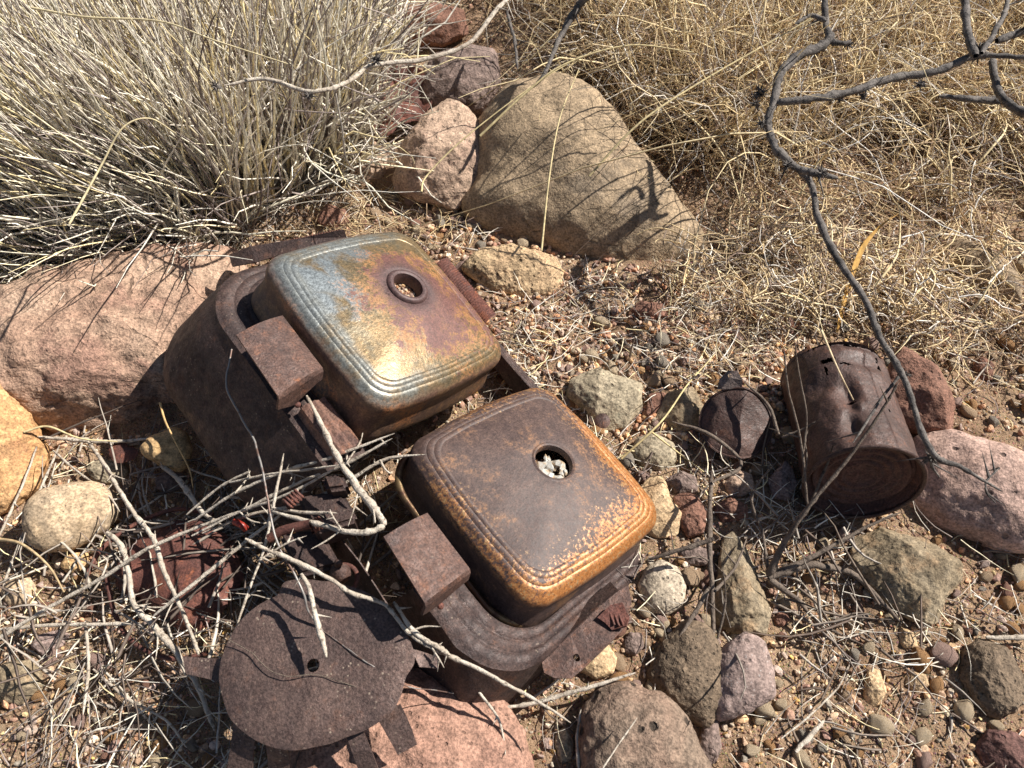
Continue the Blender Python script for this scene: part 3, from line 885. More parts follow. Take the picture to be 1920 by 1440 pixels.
g = G("grit")
c = g.mix(1.0, g.vcol(), g.step(0.25, 0.75, g.noise(600, 3, 0.7), 0.65, 1.35), 'MULTIPLY')
c = g.mix(1.0, c, g.step(0.3, 0.7, g.noise(150, 3), 0.8, 1.2), 'MULTIPLY')
GRIT = g.out(c, 0.85, 0, g.bump(g.noise(500, 4, 0.7), 0.7, 0.0008), 0.3)
PAL = 1.08 * np.array([(0.36, 0.23, 0.14), (0.42, 0.28, 0.17), (0.30, 0.165, 0.105), (0.22, 0.12, 0.085), (0.46, 0.35, 0.25), (0.52, 0.42, 0.31), (0.24, 0.20, 0.15), (0.34, 0.25, 0.20), (0.17, 0.115, 0.09), (0.40, 0.21, 0.11), (0.48, 0.31, 0.16), (0.28, 0.20, 0.15)])


def pal(n, r, P_=None):
    b = (PAL if P_ is None else P_)
    return b[r.randint(0, len(b), n)] * r.uniform(0.8, 1.3, (n, 1))


def local_pts(M, n, cx, cy, rad, z, r):
    a = r.rand(n) * 2 * np.pi; q = rad * np.sqrt(r.rand(n))
    return np.stack([cx + q * np.cos(a), cy + q * np.sin(a), z + 0.03 * r.rand(n)], 1) * S0


r = np.random.RandomState(3)
# floor of soil inside, then grit upon it
for M, hx, hy, nm in ((ML1, 0.02, -0.02, "soil_in_upper_cover"),):
    pts = local_pts(M, 1500, 0.085, 0.045, 0.22, -0.015, r)
    o = link("grit_fill", gravel_mesh("grit_fill", pts, r.uniform(0.0012, 0.0035, 1500), pal(1500, r) * 1.15, 2, GRIT, 4))
    o.matrix_world = M
    tag(o, "pale grit and seeds filling the hole of the upper cover", "grit", kind="stuff")
# broken glass in the lower hole
g = G("broken_glass")
g.b.inputs["Transmission Weight"].default_value = 0.35
g.b.inputs["IOR"].default_value = 1.5
GLASS = g.out(g.mix(g.step(0.4, 0.6, g.noise(150, 3)), (0.72, 0.70, 0.64), (0.60, 0.44, 0.28)), 0.12, 0, None, 0.6)
gr = empty("broken_lens", ML2)
tag(gr, "pile of broken clear glass shards lying inside the lower cover's hole", "broken glass")
for k in range(22):
    a = r.rand() * 6.28; q_ = 0.095 * math.sqrt(r.rand())
    c0 = np.array([0.07 + q_ * math.cos(a), 0.01 + q_ * math.sin(a), 0.02 + 0.03 * r.rand()]) * S0
    sv, sf = ico(1)
    m = np.array([0.0056, 0.0042, 0.0020]) * r.uniform(0.8, 1.5)
    vv = sv * (1 + 0.5 * (r.rand(len(sv), 1) - .5)) * m
    E_ = Matrix.Rotation(r.uniform(-.8, .8), 3, 'X') @ Matrix.Rotation(r.uniform(-.8, .8), 3, 'Y') @ Matrix.Rotation(r.rand() * 6.28, 3, 'Z')
    vv = vv @ np.array(E_).T + c0
    link("glass_shard", mesh_np("glass_shard", vv, sf, GLASS, sm=False), gr)
g = G("dusty_glass_backing")
th = np.linspace(0, 2 * np.pi, 24, endpoint=False)
o = link("grit_fill", gravel_mesh("grit_fill", local_pts(ML2, 260, 0.05, 0.0, 0.14, -0.075, r), r.uniform(0.0014, 0.003, 260), pal(260, r) * 1.2, 1, GRIT, 5))
o.matrix_world = ML2
tag(o, "sandy grit under the glass inside the lower cover", "grit", kind="stuff")

# ------------------------------------------------------------------ ribbed scrap sheets behind and beside the upper cover
def ribbed(name, corners, zs, label, nrib=26, mat=RUST_RED, amp=0.0013, tear=0.004, seed=0, cat="metal sheet"):
    a, b, c_, d = [P(x, y, z) for (x, y), z in zip(corners, zs)]
    cen = (a + b + c_ + d) / 4
    nu, nv = nrib * 6, 10
    U, V = np.meshgrid(np.linspace(0, 1, nu), np.linspace(0, 1, nv), indexing='ij')
    rr = np.random.RandomState(seed); te = 1 + 0.25 * perlin(np.stack([U.ravel() * 14 + seed, U.ravel() * 0, U.ravel() * 0], 1)).reshape(U.shape) * (V > .8)
    Vt = V * te
    p = a + (b - a) * U[..., None] + (d - a) * Vt[..., None] + (a - b + c_ - d) * (U * Vt)[..., None]
    n = np.cross(b - a, d - a); n /= np.linalg.norm(n); n *= np.sign(n[2])
    p = p + n * (amp * np.sin(U * nrib * 2 * np.pi) + 0.003 * np.sin(V * 3))[..., None] - cen
    idx = np.arange(nu * nv).reshape(nu, nv)
    F = np.stack([idx[:-1, :-1], idx[1:, :-1], idx[1:, 1:], idx[:-1, 1:]], -1).reshape(-1, 4)
    o = link(name, mesh_np(name, p.reshape(-1, 3), F, mat)); o.location = cen
    solid(o, 0.001, 0); tag(o, label, cat)
    return o


ribbed("ribbed_sheet", [(452, 470), (640, 430), (650, 450), (440, 500)], [0.075, 0.085, 0.09, 0.08], "finely ribbed rusty sheet edge behind the upper cover", 40, amp=0.0009)
ribbed("ribbed_sheet", [(838, 484), (930, 590), (905, 612), (815, 500)], [0.045, 0.045, 0.04, 0.045], "narrow ribbed rusty strip right of the upper cover", 30, amp=0.0009, seed=3)
# folded rusty strip between the ribbed sheet and the cover
pp = [(430, 478), (470, 462), (560, 448), (645, 430), (650, 445), (560, 468), (480, 492), (436, 500)]
zz = [0.088, 0.10, 0.102, 0.105, 0.098, 0.1, 0.092, 0.088]
w3 = np.array([P(x, y, z + 0.004) for (x, y), z in zip(pp, zz)]); cen = w3.mean(0)
o = polyplate("folded_strip", w3 - cen, 0.0016, RUST_SMOOTH, None); o.location = cen
tag(o, "folded dark rusty strip resting against the back of the housing", "metal strip")

# ------------------------------------------------------------------ round rusty plate with tabs
RUST_PLATE = rust_mat("plate_rust", (0.072, 0.046, 0.040), (0.125, 0.080, 0.066), (0.20, 0.085, 0.045), 0.35, pale=(0.42, 0.33, 0.25), pale_amt=0.7, rough=0.6)
def plate():
    c = P(590, 1240, 0.090)
    n = np.array([-0.05, -0.16, 1.0]); n /= np.linalg.norm(n)
    ex = np.array([1.0, 0, 0]) - n * n[0]; ex /= np.linalg.norm(ex); ey = np.cross(n, ex)
    outline = [(527, 1092), (600, 1090), (655, 1100), (700, 1118), (735, 1148), (758, 1180), (775, 1222), (778, 1245), (760, 1265), (752, 1300), (738, 1330), (700, 1358), (648, 1380), (590, 1398), (545, 1406), (510, 1400), (465, 1378), (430, 1345), (418, 1310), (410, 1275), (412, 1245), (428, 1200), (450, 1165), (480, 1138), (527, 1115)]
    w_ = onplane(outline, c, n)
    L = np.stack([(w_ - c) @ ex, (w_ - c) @ ey], 1)
    M = Matrix([[ex[0], ey[0], n[0], c[0]], [ex[1], ey[1], n[1], c[1]], [ex[2], ey[2], n[2], c[2]], [0, 0, 0, 1]])
    rt = empty("round_plate", M)
    tag(rt, "round dark rusty metal plate with bent tabs and a small hole, lower left", "metal plate")
    # polar grid with hole
    hc = onplane([(588, 1248)], c, n)[0]; h2 = np.array([(hc - c) @ ex, (hc - c) @ ey])
    D = L - h2; th = np.arctan2(D[:, 1], D[:, 0]); R_ = np.hypot(D[:, 0], D[:, 1]); o_ = np.argsort(th)
    T = np.linspace(-np.pi, np.pi, 180, endpoint=False)
    tt = np.concatenate([th[o_] - 2 * np.pi, th[o_], th[o_] + 2 * np.pi]); r3 = np.tile(R_[o_], 3)
    Rr = np.interp(T, tt, r3); k_ = np.hanning(7); k_ /= k_.sum(); Rr = np.convolve(np.tile(Rr, 3), k_, 'same')[180:360]
    rings = []
    for t in np.linspace(0, 1, 40) ** 0.8:
        rr = 0.0047 * (1 - t) + Rr * t
        x = h2[0] + rr * np.cos(T); y = h2[1] + rr * np.sin(T)
        # gentle dish, and the near right part folds down along a crease
        z = -0.002 * t ** 8 + 0.0008 * fbm(np.stack([x * 16, y * 16, x * 0], 1), 3)
        s = (x * 0.35 - y * 0.94) - 0.052
        z = z - 0.22 * np.clip(s, 0, None)
        s2 = (-x) - 0.072
        z = z - 0.6 * np.clip(s2, 0, None)
        rings.append(np.column_stack([x, y, z]))
    v, q = loft(rings)
    solid(link("plate", mesh_np("plate", v, q, RUST_PLATE), rt), 0.0011)
    def tab(pl, drops, label=None):
        w_ = onplane(pl, c, n)
        l = np.stack([(w_ - c) @ ex, (w_ - c) @ ey, np.zeros(len(pl))], 1)
        # pairs: left/right along length
        m = len(pl) // 2
        A, B = catmull(l[:m], 5), catmull(l[m:], 5)
        zz = np.interp(np.linspace(0, 1, len(A)), np.linspace(0, 1, len(drops)), drops)
        A[:, 2] += zz; B[:, 2] += zz
        C_ = (A + B) / 2
        G_ = np.stack([A, C_, B], 1).reshape(-1, 3)
        K = len(A); idx = np.arange(K * 3).reshape(K, 3)
        F = np.stack([idx[:-1, :-1], idx[1:, :-1], idx[1:, 1:], idx[:-1, 1:]], -1).reshape(-1, 4)
        o = link("tab", mesh_np("tab", G_, F, RUST_PLATE, sm=False), rt); solid(o, 0.0012, 0)
    tab([(425, 1232), (385, 1232), (334, 1228), (425, 1285), (385, 1272), (340, 1262)], [-0.004, -0.009, -0.008])
    tab([(432, 1338), (420, 1390), (400, 1450), (475, 1375), (462, 1410), (450, 1465)], [-0.007, -0.014, -0.024])
    tab([(490, 1385), (488, 1415), (480, 1450), (532, 1400), (530, 1420), (520, 1450)], [-0.007, -0.015, -0.026])
    tab([(640, 1372), (652, 1410), (660, 1450), (672, 1362), (688, 1405), (700, 1450)], [-0.010, -0.013, -0.022])
    tab([(700, 1345), (722, 1380), (738, 1415), (745, 1318), (764, 1355), (775, 1395)], [-0.012, -0.008, -0.016])
    tab([(768, 1215), (795, 1222), (822, 1232), (785, 1250), (800, 1250), (818, 1252)], [-0.004, -0.007, -0.009])


plate()

# ------------------------------------------------------------------ crumpled rusty pan under the twigs
def sheet(name, outline, zc, label, mat=RUST_RED, dome=0.012, nrm=(0, -0.1, 1), crumple=0.006, cat="metal sheet", rag=0.05, seed=0):
    outline = np.array(outline, float); c2 = outline.mean(0)
    c = P(*c2, zc); n = np.array(nrm, float); n /= np.linalg.norm(n)
    ex = np.array([1.0, 0, 0]) - n * n[0]; ex /= np.linalg.norm(ex); ey = np.cross(n, ex)
    w_ = onplane(outline, c, n); D = np.stack([(w_ - c) @ ex, (w_ - c) @ ey], 1)
    th = np.arctan2(D[:, 1], D[:, 0]); R_ = np.hypot(D[:, 0], D[:, 1]); o_ = np.argsort(th)
    T = np.linspace(-np.pi, np.pi, 150, endpoint=False)
    Rr = np.interp(T, np.concatenate([th[o_] - 2 * np.pi, th[o_], th[o_] + 2 * np.pi]), np.tile(R_[o_], 3))
    Rr = Rr * (1 + rag * fbm(np.stack([np.cos(T) * 5 + seed, np.sin(T) * 5, T * 0], 1), 4))
    rings = []
    for t in np.linspace(0.001, 1, 34):
        x, y = Rr * t * np.cos(T), Rr * t * np.sin(T)
        z = -dome * t ** 3 + crumple * (fbm(np.stack([x * 22 + seed, y * 22, x * 0], 1), 3)) * 0.6 + crumple * 0.6 * np.abs(perlin(np.stack([x * 30, y * 12 + seed, x * 0], 1)))
        rings.append(np.column_stack([x, y, z]))
    v, q = loft(rings)
    o = link(name, mesh_np(name, v, q, mat))
    o.matrix_world = Matrix([[ex[0], ey[0], n[0], c[0]], [ex[1], ey[1], n[1], c[1]], [ex[2], ey[2], n[2], c[2]], [0, 0, 0, 1]])
    solid(o, 0.0011); tag(o, label, cat)
    return o


pan = sheet("crushed_pan", [(205, 1070), (225, 1020), (275, 985), (340, 965), (400, 985), (440, 1040), (446, 1080), (420, 1115), (395, 1155), (350, 1180), (300, 1150), (250, 1110), (212, 1100)], 0.03,
            "crushed red rusty pan with a ragged edge under the grey twigs", dome=0.016, seed=4)
for k, (pts, rr) in enumerate((([(160, 1085), (190, 1030), (250, 985), (330, 955), (400, 965)], 4.5), ([(200, 1085), (215, 1150), (250, 1205), (320, 1235), (390, 1225)], 4.5))):
    w_ = catmull([P(x, y, 0.022) for x, y in pts], 8)
    v, q = tube_one(w_, np.full(len(w_), rr * mpp(w_[0])), 8)
    v = (np.array(pan.matrix_world.inverted())[:3, :3] @ v.T).T + np.array(pan.matrix_world.inverted())[:3, 3]
    link("rolled_rim", mesh_np("rolled_rim", v, q, RUST_RED), pan)
sheet("rusty_scrap", [(700, 200), (715, 150), (760, 130), (800, 160), (800, 215), (770, 240), (725, 235)], 0.03, "curled dark red rusty scrap left of the shaded rock", mat=RUST_RED, dome=-0.012, nrm=(0.3, -0.4, 1), crumple=0.012, seed=9)
sheet("rusty_scrap", [(690, 228), (720, 205), (745, 215), (735, 250), (705, 255)], 0.04, "small bent rusty scrap beside the kite-shaped rock", mat=RUST_RED, dome=0.004, nrm=(-0.3, -0.2, 1), crumple=0.01, seed=2)
sheet("rusty_scrap", [(205, 838), (240, 838), (258, 848), (235, 862), (208, 856)], 0.018, "thin red rust flake beside the amber cobble", mat=RUST_RED, dome=0.002, seed=6)
sheet("rusty_scrap", [(1118, 782), (1130, 775), (1142, 785), (1136, 800), (1122, 797)], 0.05, "tiny curled rust flake on the pale green grey stone", mat=RUST, dome=0.002, seed=8, crumple=0.003)

# rusty fittings in the dark hollow left of the lower cover
def place_tube(name, pts, zs, rpx, mat, label, cat, sides=14, coil=None):
    w_ = catmull([P(x, y, z) for (x, y), z in zip(pts, zs)], 8)
    c = w_.mean(0)
    v, q = tube_one(w_ - c, np.full(len(w_), rpx * mpp(c)), sides)
    o = link(name, mesh_np(name, v, q, mat)); o.location = c
    tag(o, label, cat)
    return o


place_tube("rusty_pipe", [(505, 1010), (530, 995), (570, 985), (585, 982)], [0.105, 0.11, 0.115, 0.118], 9, RUST_RED, "short rusty pipe in the shade under the forked twig", "pipe")
def coil(name, a, b, rpx, wire, turns, label):
    a, b = P(*a[:2], a[2]), P(*b[:2], b[2]); ax = b - a; L = np.linalg.norm(ax); ax /= L
    e1 = np.cross(ax, [0, 0, 1.0]); e1 /= np.linalg.norm(e1); e2 = np.cross(ax, e1)
    t = np.linspace(0, 1, turns * 14); s = mpp(a)
    p = a + ax * (t * L)[:, None] + rpx * s * (e1 * np.cos(t * turns * 6.283)[:, None] + e2 * np.sin(t * turns * 6.283)[:, None])
    c = p.mean(0); v, q = tube_one(p - c, np.full(len(p), wire * s), 6)
    o = link(name, mesh_np(name, v, q, RUST_RED)); o.location = c
    tag(o, label, "spring")
coil("rusty_spring", (535, 948, 0.118), (562, 925, 0.12), 11, 2.6, 5, "orange rusted coil spring among the twigs left of the lower cover")
coil("rusty_spring", (582, 990, 0.112), (604, 978, 0.112), 11, 2.6, 4, "darker coil spring just below the forked twig")
t_ = empty("rusty_valve", loc=Vector(P(638, 1075, 0.075)))
tag(t_, "small rusty valve knob standing above the edge of the round plate", "valve")
sv, sf = ico(4)
kn = sv * np.array([0.0085, 0.0085, 0.010]); kn += 0.0006 * fbm(sv * 3, 2)[:, None] * sv
link("knob", mesh_np("knob", kn, sf, RUST), t_)
link("spindle", mesh_np("spindle", sv * np.array([0.0034, 0.0034, 0.004]) + [0, 0.004, 0.0115], sf, RUST), t_)
link("flange_ring", torus_mesh("flange_ring", 0.0125, 0.002, RUST_RED, (0, -0.002, -0.008)), t_)
o = empty("rusty_casting", loc=Vector(P(600, 940, 0.085)))
tag(o, "blocky dark rusty casting in the hollow left of the lower cover", "metal casting")
for nm_, pl, zt, dp in (("body", [(555, 930), (640, 915), (672, 975), (590, 1000)], 0.10, 0.03), ("arm", [(600, 890), (640, 885), (655, 915), (612, 920)], 0.112, 0.02), ("base", [(520, 1000), (600, 990), (640, 1060), (560, 1080)], 0.08, 0.03)):
    top = np.array([P(x, y, zt) for x, y in pl]) - np.array(o.location); bot = top - [0, 0, dp]
    bm = bmesh.new(); vs = [bm.verts.new(p) for p in np.vstack([top, bot])]
    bm.faces.new(vs[:4]); bm.faces.new(vs[4:][::-1])
    for i in range(4): bm.faces.new((vs[i], vs[i + 4], vs[(i + 1) % 4 + 4], vs[(i + 1) % 4]))
    bmesh.ops.recalc_face_normals(bm, faces=bm.faces)
    bmesh.ops.bevel(bm, geom=list(bm.edges), offset=0.0035, segments=3, affect='EDGES')
    me = bpy.data.meshes.new(nm_); bm.to_mesh(me); bm.free(); me.materials.append(RUST_SMOOTH)
    link(nm_, me, o)
# rosehip-red scrap
o = place_tube("red_fragment", [(440, 978), (452, 984), (462, 992)], [0.07, 0.072, 0.068], 6.5, None, "small bright red fragment among the twigs", "fragment")
g = G("red_plastic"); o.data.materials.append(g.out(g.mix(g.step(.4, .6, g.noise(200)), (0.34, 0.035, 0.02), (0.20, 0.02, 0.012)), 0.4))

# ------------------------------------------------------------------ rusty can
def can():
    near2, far2 = np.array([1619, 907.]), np.array([1556, 690.])
    rad = 0.0
    pc = P(1590, 800, 0.06)
    rad = 112 * mpp(P(1619, 907, 0.055)) * 0.93
    zc = rad * 0.80
    A = P(*near2, zc + 0.014)
    B = P(1560, 702, zc - 0.012)
    ax = A - B; Ln = np.linalg.norm(ax); ax /= Ln
    up = np.array([0, 0, 1.0]); ez = up - ax * (up @ ax); ez /= np.linalg.norm(ez); ex = np.cross(ez, ax)
    M = Matrix([[ex[0], ax[0], ez[0], B[0]], [ex[1], ax[1], ez[1], B[1]], [ex[2], ax[2], ez[2], B[2]], [0, 0, 0, 1]])
    # local: x across, y along axis towards the near rim, z up   (right handed: ex x ax = ez ?)
    rt = empty("tin_can", M)
    tag(rt, "large rusty tin can lying on its side with torn holes and ringed end", "tin can")
    NT, NL = 320, 190
    th = np.linspace(0, 2 * np.pi, NT, endpoint=False); Y = np.linspace(0, Ln, NL)
    TH, YY = np.meshgrid(th, Y)
    r = np.full_like(TH, rad)
    t = YY / Ln
    # top = angle pi/2; dents
    def bump(tc, yc, st, sy, a):
        dth = (TH - tc + np.pi) % (2 * np.pi) - np.pi
        return a * np.exp(-(dth / st) ** 2 - ((t - yc) / sy) ** 2)
    r -= bump(1.85, 0.52, 0.20, 0.14, 0.012) + bump(1.95, 0.80, 0.14, 0.09, 0.009) + bump(2.3, 0.4, 0.3, 0.08, 0.006) + bump(1.35, 0.20, 0.4, 0.06, 0.005) - bump(1.72, 0.62, 0.1, 0.05, 0.004)
    r -= bump(1.2, 0.5, 0.5, 0.3, 0.004) + bump(1.6, 0.02, 0.9, 0.06, 0.006)
    r += 0.0012 * fbm(np.stack([np.cos(TH).ravel() * 2.5, np.sin(TH).ravel() * 2.5, t.ravel() * 4], 1), 3).reshape(TH.shape)
    r += 0.0008 * np.exp(-((((TH - 1.28 + np.pi) % (2 * np.pi)) - np.pi) / 0.015) ** 2)       # side seam
    r += 0.0022 * (t > 0.985)                                                                    # rolled rim
    r += 0.0012 * (np.exp(-((t - 0.03) / 0.012) ** 2))
    X, Z = r * np.cos(TH), r * np.sin(TH)
    v = np.stack([X, YY, Z], -1).reshape(-1, 3)
    idx = np.arange(NT * NL).reshape(NL, NT)
    q = np.stack([idx[:-1], np.roll(idx, -1, 1)[:-1], np.roll(idx, -1, 1)[1:], idx[1:]], -1).reshape(-1, 4)
    # torn holes: real gaps
    fc = v[q].mean(1); ft = np.arctan2(fc[:, 2], fc[:, 0]); fy = fc[:, 1] / Ln
    nz = 0.7 * fbm(np.stack([ft * 14, fy * 26, ft * 0], 1), 5, 0.65)
    def hole(tc, yc, st, sy): return ((ft - tc) / st) ** 2 + ((fy - yc) / sy) ** 2 + nz * 1.5 < 0.8
    kill = np.zeros(len(ft), bool)
    kill |= (fy < 0.035 + 0.03 * fbm(np.stack([ft * 6, ft * 0, ft * 0], 1), 4)) & (ft > 0.4) & (ft < 2.4)
    kill |= hole(2.05, 0.20, 0.15, 0.024) | hole(1.75, 0.245, 0.19, 0.016) | hole(2.15, 0.28, 0.035, 0.055) | hole(0.98, 0.13, 0.06, 0.03) | hole(0.95, 0.20, 0.04, 0.03) | hole(1.82, 0.565, 0.08, 0.020) | hole(1.1, 0.62, 0.025, 0.015) | hole(1.6, 0.04, 0.09, 0.02)
    o = link("can_wall", mesh_np("can_wall", v, q[~kill][:, ::-1], RUST_CAN), rt); solid(o, 0.0009)
    # near end, recessed, with stamped rings
    rings = []
    T2 = np.linspace(0, 2 * np.pi, 96, endpoint=False)
    for k, tt in enumerate(np.linspace(0.0, 1, 60)):
        rr = rad * 0.985 * max(tt, 0.004)
        y = Ln - 0.011 + 0.0022 * (0.5 + 0.5 * math.cos(tt * 6 * 2 * math.pi)) * smooth(0.2, 0.35, np.array([tt]))[0] * (tt < 0.86)
        y += 0.009 * smooth(0.93, 1.0, np.array([tt]))[0]
        pt = np.column_stack([rr * np.cos(T2), np.full(96, y), rr * np.sin(T2)])
        pt[:, 1] += 0.003 * fbm(pt * 16 + 2, 2) * (tt < 0.93)
        rings.append(pt)
    vv, qq = loft(rings); solid(link("can_end", mesh_np("can_end", vv, qq, rust_mat("can_end_rust", (0.07, 0.032, 0.024), (0.13, 0.06, 0.042), (0.20, 0.085, 0.045), 0.5, pale=(0.34, 0.22, 0.15), pale_amt=0.35, rough=0.8, big=30, metal=0)), rt), 0.0008)
    rr_ = rad + 0.0008
    tor = torus_mesh("rolled_rim", rr_, 0.0022, RUST_CAN, n=110)
    co = np.empty(len(tor.vertices) * 3); tor.vertices.foreach_get("co", co); co = co.reshape(-1, 3)[:, [0, 2, 1]]; co[:, 1] += Ln
    tor.vertices.foreach_set("co", co.ravel()); link("rolled_rim", tor, rt)
    # far end
    rings = [np.column_stack([rad * .97 * tt * np.cos(T2), np.full(96, 0.004), rad * .97 * tt * np.sin(T2)]) for tt in np.linspace(0.01, 1, 12)]
    vv, qq = loft(rings); link("can_base", mesh_np("can_base", vv, qq, RUST_CAN), rt)
    return rt


can()
STONE_POLYS.append(np.array([(1450, 690), (1560, 630), (1655, 670), (1730, 897), (1627, 964), (1505, 930)]))

# flat lid with a bent tab
def can_lid():
    n = np.array([-0.05, -0.45, 1.0]); n /= np.linalg.norm(n)
    c = P(1384, 792, 0.035)
    ex = np.array([1.0, 0, 0]) - n * n[0]; ex /= np.linalg.norm(ex); ey = np.cross(n, ex)
    M = Matrix([[ex[0], ey[0], n[0], c[0]], [ex[1], ey[1], n[1], c[1]], [ex[2], ey[2], n[2], c[2]], [0, 0, 0, 1]])
    rt = empty("can_lid", M)
    tag(rt, "bent round rusty can lid left of the can", "can lid")
    R_ = 69 * mpp(c)
    T2 = np.linspace(0, 2 * np.pi, 90, endpoint=False); rings = []
    for tt in np.linspace(0.002, 1, 40):
        x, y = R_ * tt * np.cos(T2), R_ * tt * 0.98 * np.sin(T2)
        z = -0.32 * np.abs(x - 0.002 - 0.2 * y) + 0.00009 * np.cos(tt * 6 * 6.28) * (tt < .85) * (tt > .35) + 0.002 * fbm(np.stack([x * 30, y * 30, x * 0], 1), 2)
        z = z + 0.0015 * (tt > 0.96)
        rings.append(np.column_stack([x, y, z]))
    v, q = loft(rings); solid(link("disc", mesh_np("disc", v, q, RUST_CAN), rt), 0.0009)
    p = [(-0.018, R_ * .93, -0.003), (-0.016, R_ * 1.2, 0.001), (-0.008, R_ * 1.42, 0.004), (0.001, R_ * 1.40, 0.005), (0.006, R_ * 1.15, 0.003), (0.006, R_ * .95, -0.002)]
    polyplate("tab", p, 0.001, rust_mat("grey_tab", (0.14, 0.11, 0.10), (0.2, 0.15, 0.13), (0.2, 0.1, 0.07), 0.2), rt, holes=[circle((-0.006, R_ * 1.28, 0.003), (1, 0, 0), (0, 1, 0.1), 0.0022, 10)])


can_lid()
STONE_POLYS.append(np.array([(1314, 780), (1330, 735), (1400, 720), (1455, 760), (1450, 840), (1370, 855)]))
HOUSE_POLY = np.array([(640, 432), (770, 435), (880, 540), (1030, 720), (1235, 950), (1190, 1100), (1100, 1200), (930, 1270), (700, 1130), (440, 890), (303, 640), (340, 550), (440, 495)])

# ------------------------------------------------------------------ wood and grass materials
def wood_mat(name, a, b, c_):
    g = G(name)
    col = g.mix(g.step(0.35, 0.65, g.noise(60, 5, 0.7)), a, b)
    col = g.mix(g.mul(g.step(0.5, 0.66, g.noise(260, 4, 0.7)), 0.8), col, c_)
    bb = g.bump(g.noise(420, 4, 0.7), 1.0, 0.0016)
    return g.out(col, 0.8, 0, bb, 0.3)


WOOD = wood_mat("weathered_grey_twig", (0.62, 0.545, 0.45), (0.42, 0.35, 0.275), (0.10, 0.075, 0.055))
WOOD_D = wood_mat("dark_grey_bark", (0.075, 0.065, 0.060), (0.20, 0.175, 0.155), (0.02, 0.018, 0.016))
WOOD_B = wood_mat("dark_root_bark", (0.12, 0.09, 0.07), (0.20, 0.155, 0.12), (0.04, 0.03, 0.025))
g = G("wire"); WIRE = g.out(g.mix(g.step(.45, .6, g.noise(90)), (0.30, 0.28, 0.26), (0.16, 0.10, 0.08)), 0.5, 0.5)
g = G("straw")
c = g.mix(1.0, g.vcol(), g.step(0.3, 0.7, g.noise(220, 3), 0.72, 1.2), 'MULTIPLY')
STRAW = g.out(c, 0.65, 0, None, 0.35)


def thorny(name, segs, mat, label, cat="twig", thorns=0, knots=1.0, seed=0, sides=8, thorn_len=0.020, clumps=()):
    """segs: list of (points px, heights, radii px). first = stem, others = side shoots; all traced, real positions"""
    r = np.random.RandomState(seed + len(segs[0][0]) * 13 + int(segs[0][0][0][0]))
    objs = []; c0 = None; allw = []
    for k, (pts, zs, rad) in enumerate(segs):
        if np.isscalar(zs): zs = [zs] * len(pts)
        if len(zs) == 2 and len(pts) > 2: zs = np.interp(np.linspace(0, 1, len(pts)), [0, 1], zs)
        rad = np.atleast_1d(rad)
        w_ = np.array([P(x, y, z + float(gz(*P(x, y, 0)[:2])[0])) for (x, y), z in zip(pts, zs)])
        w_ = catmull(w_, 9)
        K = len(w_)
        rp = np.interp(np.linspace(0, 1, K), np.linspace(0, 1, len(rad)), rad) * mpp(w_[K // 2]) * (0.62 if mat is WOOD else 0.78)
        w_ = w_ + (rp * 0.35)[:, None] * np.stack([fbm(w_ * 60 + 5 + k, 2), fbm(w_ * 60 + 11 + k, 2), fbm(w_ * 60 + 21 + k, 2)], 1)
        rp = rp * (1 + 0.12 * knots * fbm(w_ * 110 + 7, 2))
        kn = r.rand(K) < 0.10 * knots
        rp[kn] *= 1.25
        rp[-1] *= 0.35; rp[-2] *= 0.75; rp[0] *= 0.6
        if c0 is None: c0 = w_[0].copy()
        v, q = tube_one(w_ - c0, rp, sides, rough=0.30, seed=k)
        if k == 0:
            rt = link(name, mesh_np(name, v, q, mat)); rt.location = c0
            tag(rt, label, cat)
        else:
            link("side_shoot", mesh_np("side_shoot", v, q, mat), rt)
        allw.append((w_, rp))
    for k in range(thorns):
        w_, rp = allw[r.randint(len(allw))]; i = r.randint(1, len(w_) - 2)
        d = w_[i + 1] - w_[i]; d /= np.linalg.norm(d); e = np.cross(d, r.randn(3)); e /= np.linalg.norm(e); e = e + d * 0.5
        L = thorn_len * r.uniform(0.6, 1.3)
        pts = w_[i] - c0 + e * np.linspace(0, L, 5)[:, None]
        v, q = tube_one(pts, np.linspace(max(0.0011, rp[i] * .42), 0.0001, 5), 5)
        link("thorn", mesh_np("thorn", v, q, mat), rt)
    for (cx, cy, cz, cr) in clumps:              # burr-like bud clusters
        p0 = P(cx, cy, cz) - c0; s = mpp(p0 + c0)
        parts = []
        for k in range(34):
            e = r.randn(3); e /= np.linalg.norm(e); L = cr * s * r.uniform(0.9, 2.4)
            pts = p0 + e * np.linspace(-0.3 * L, L, 4)[:, None]
            parts.append(tube_one(pts, np.array([0.28, 0.24, 0.16, 0.05]) * cr * s, 5))
        v, q = join(parts)
        link("bud_cluster", mesh_np("bud_cluster", v, q, WOOD_D), rt)
    return rt


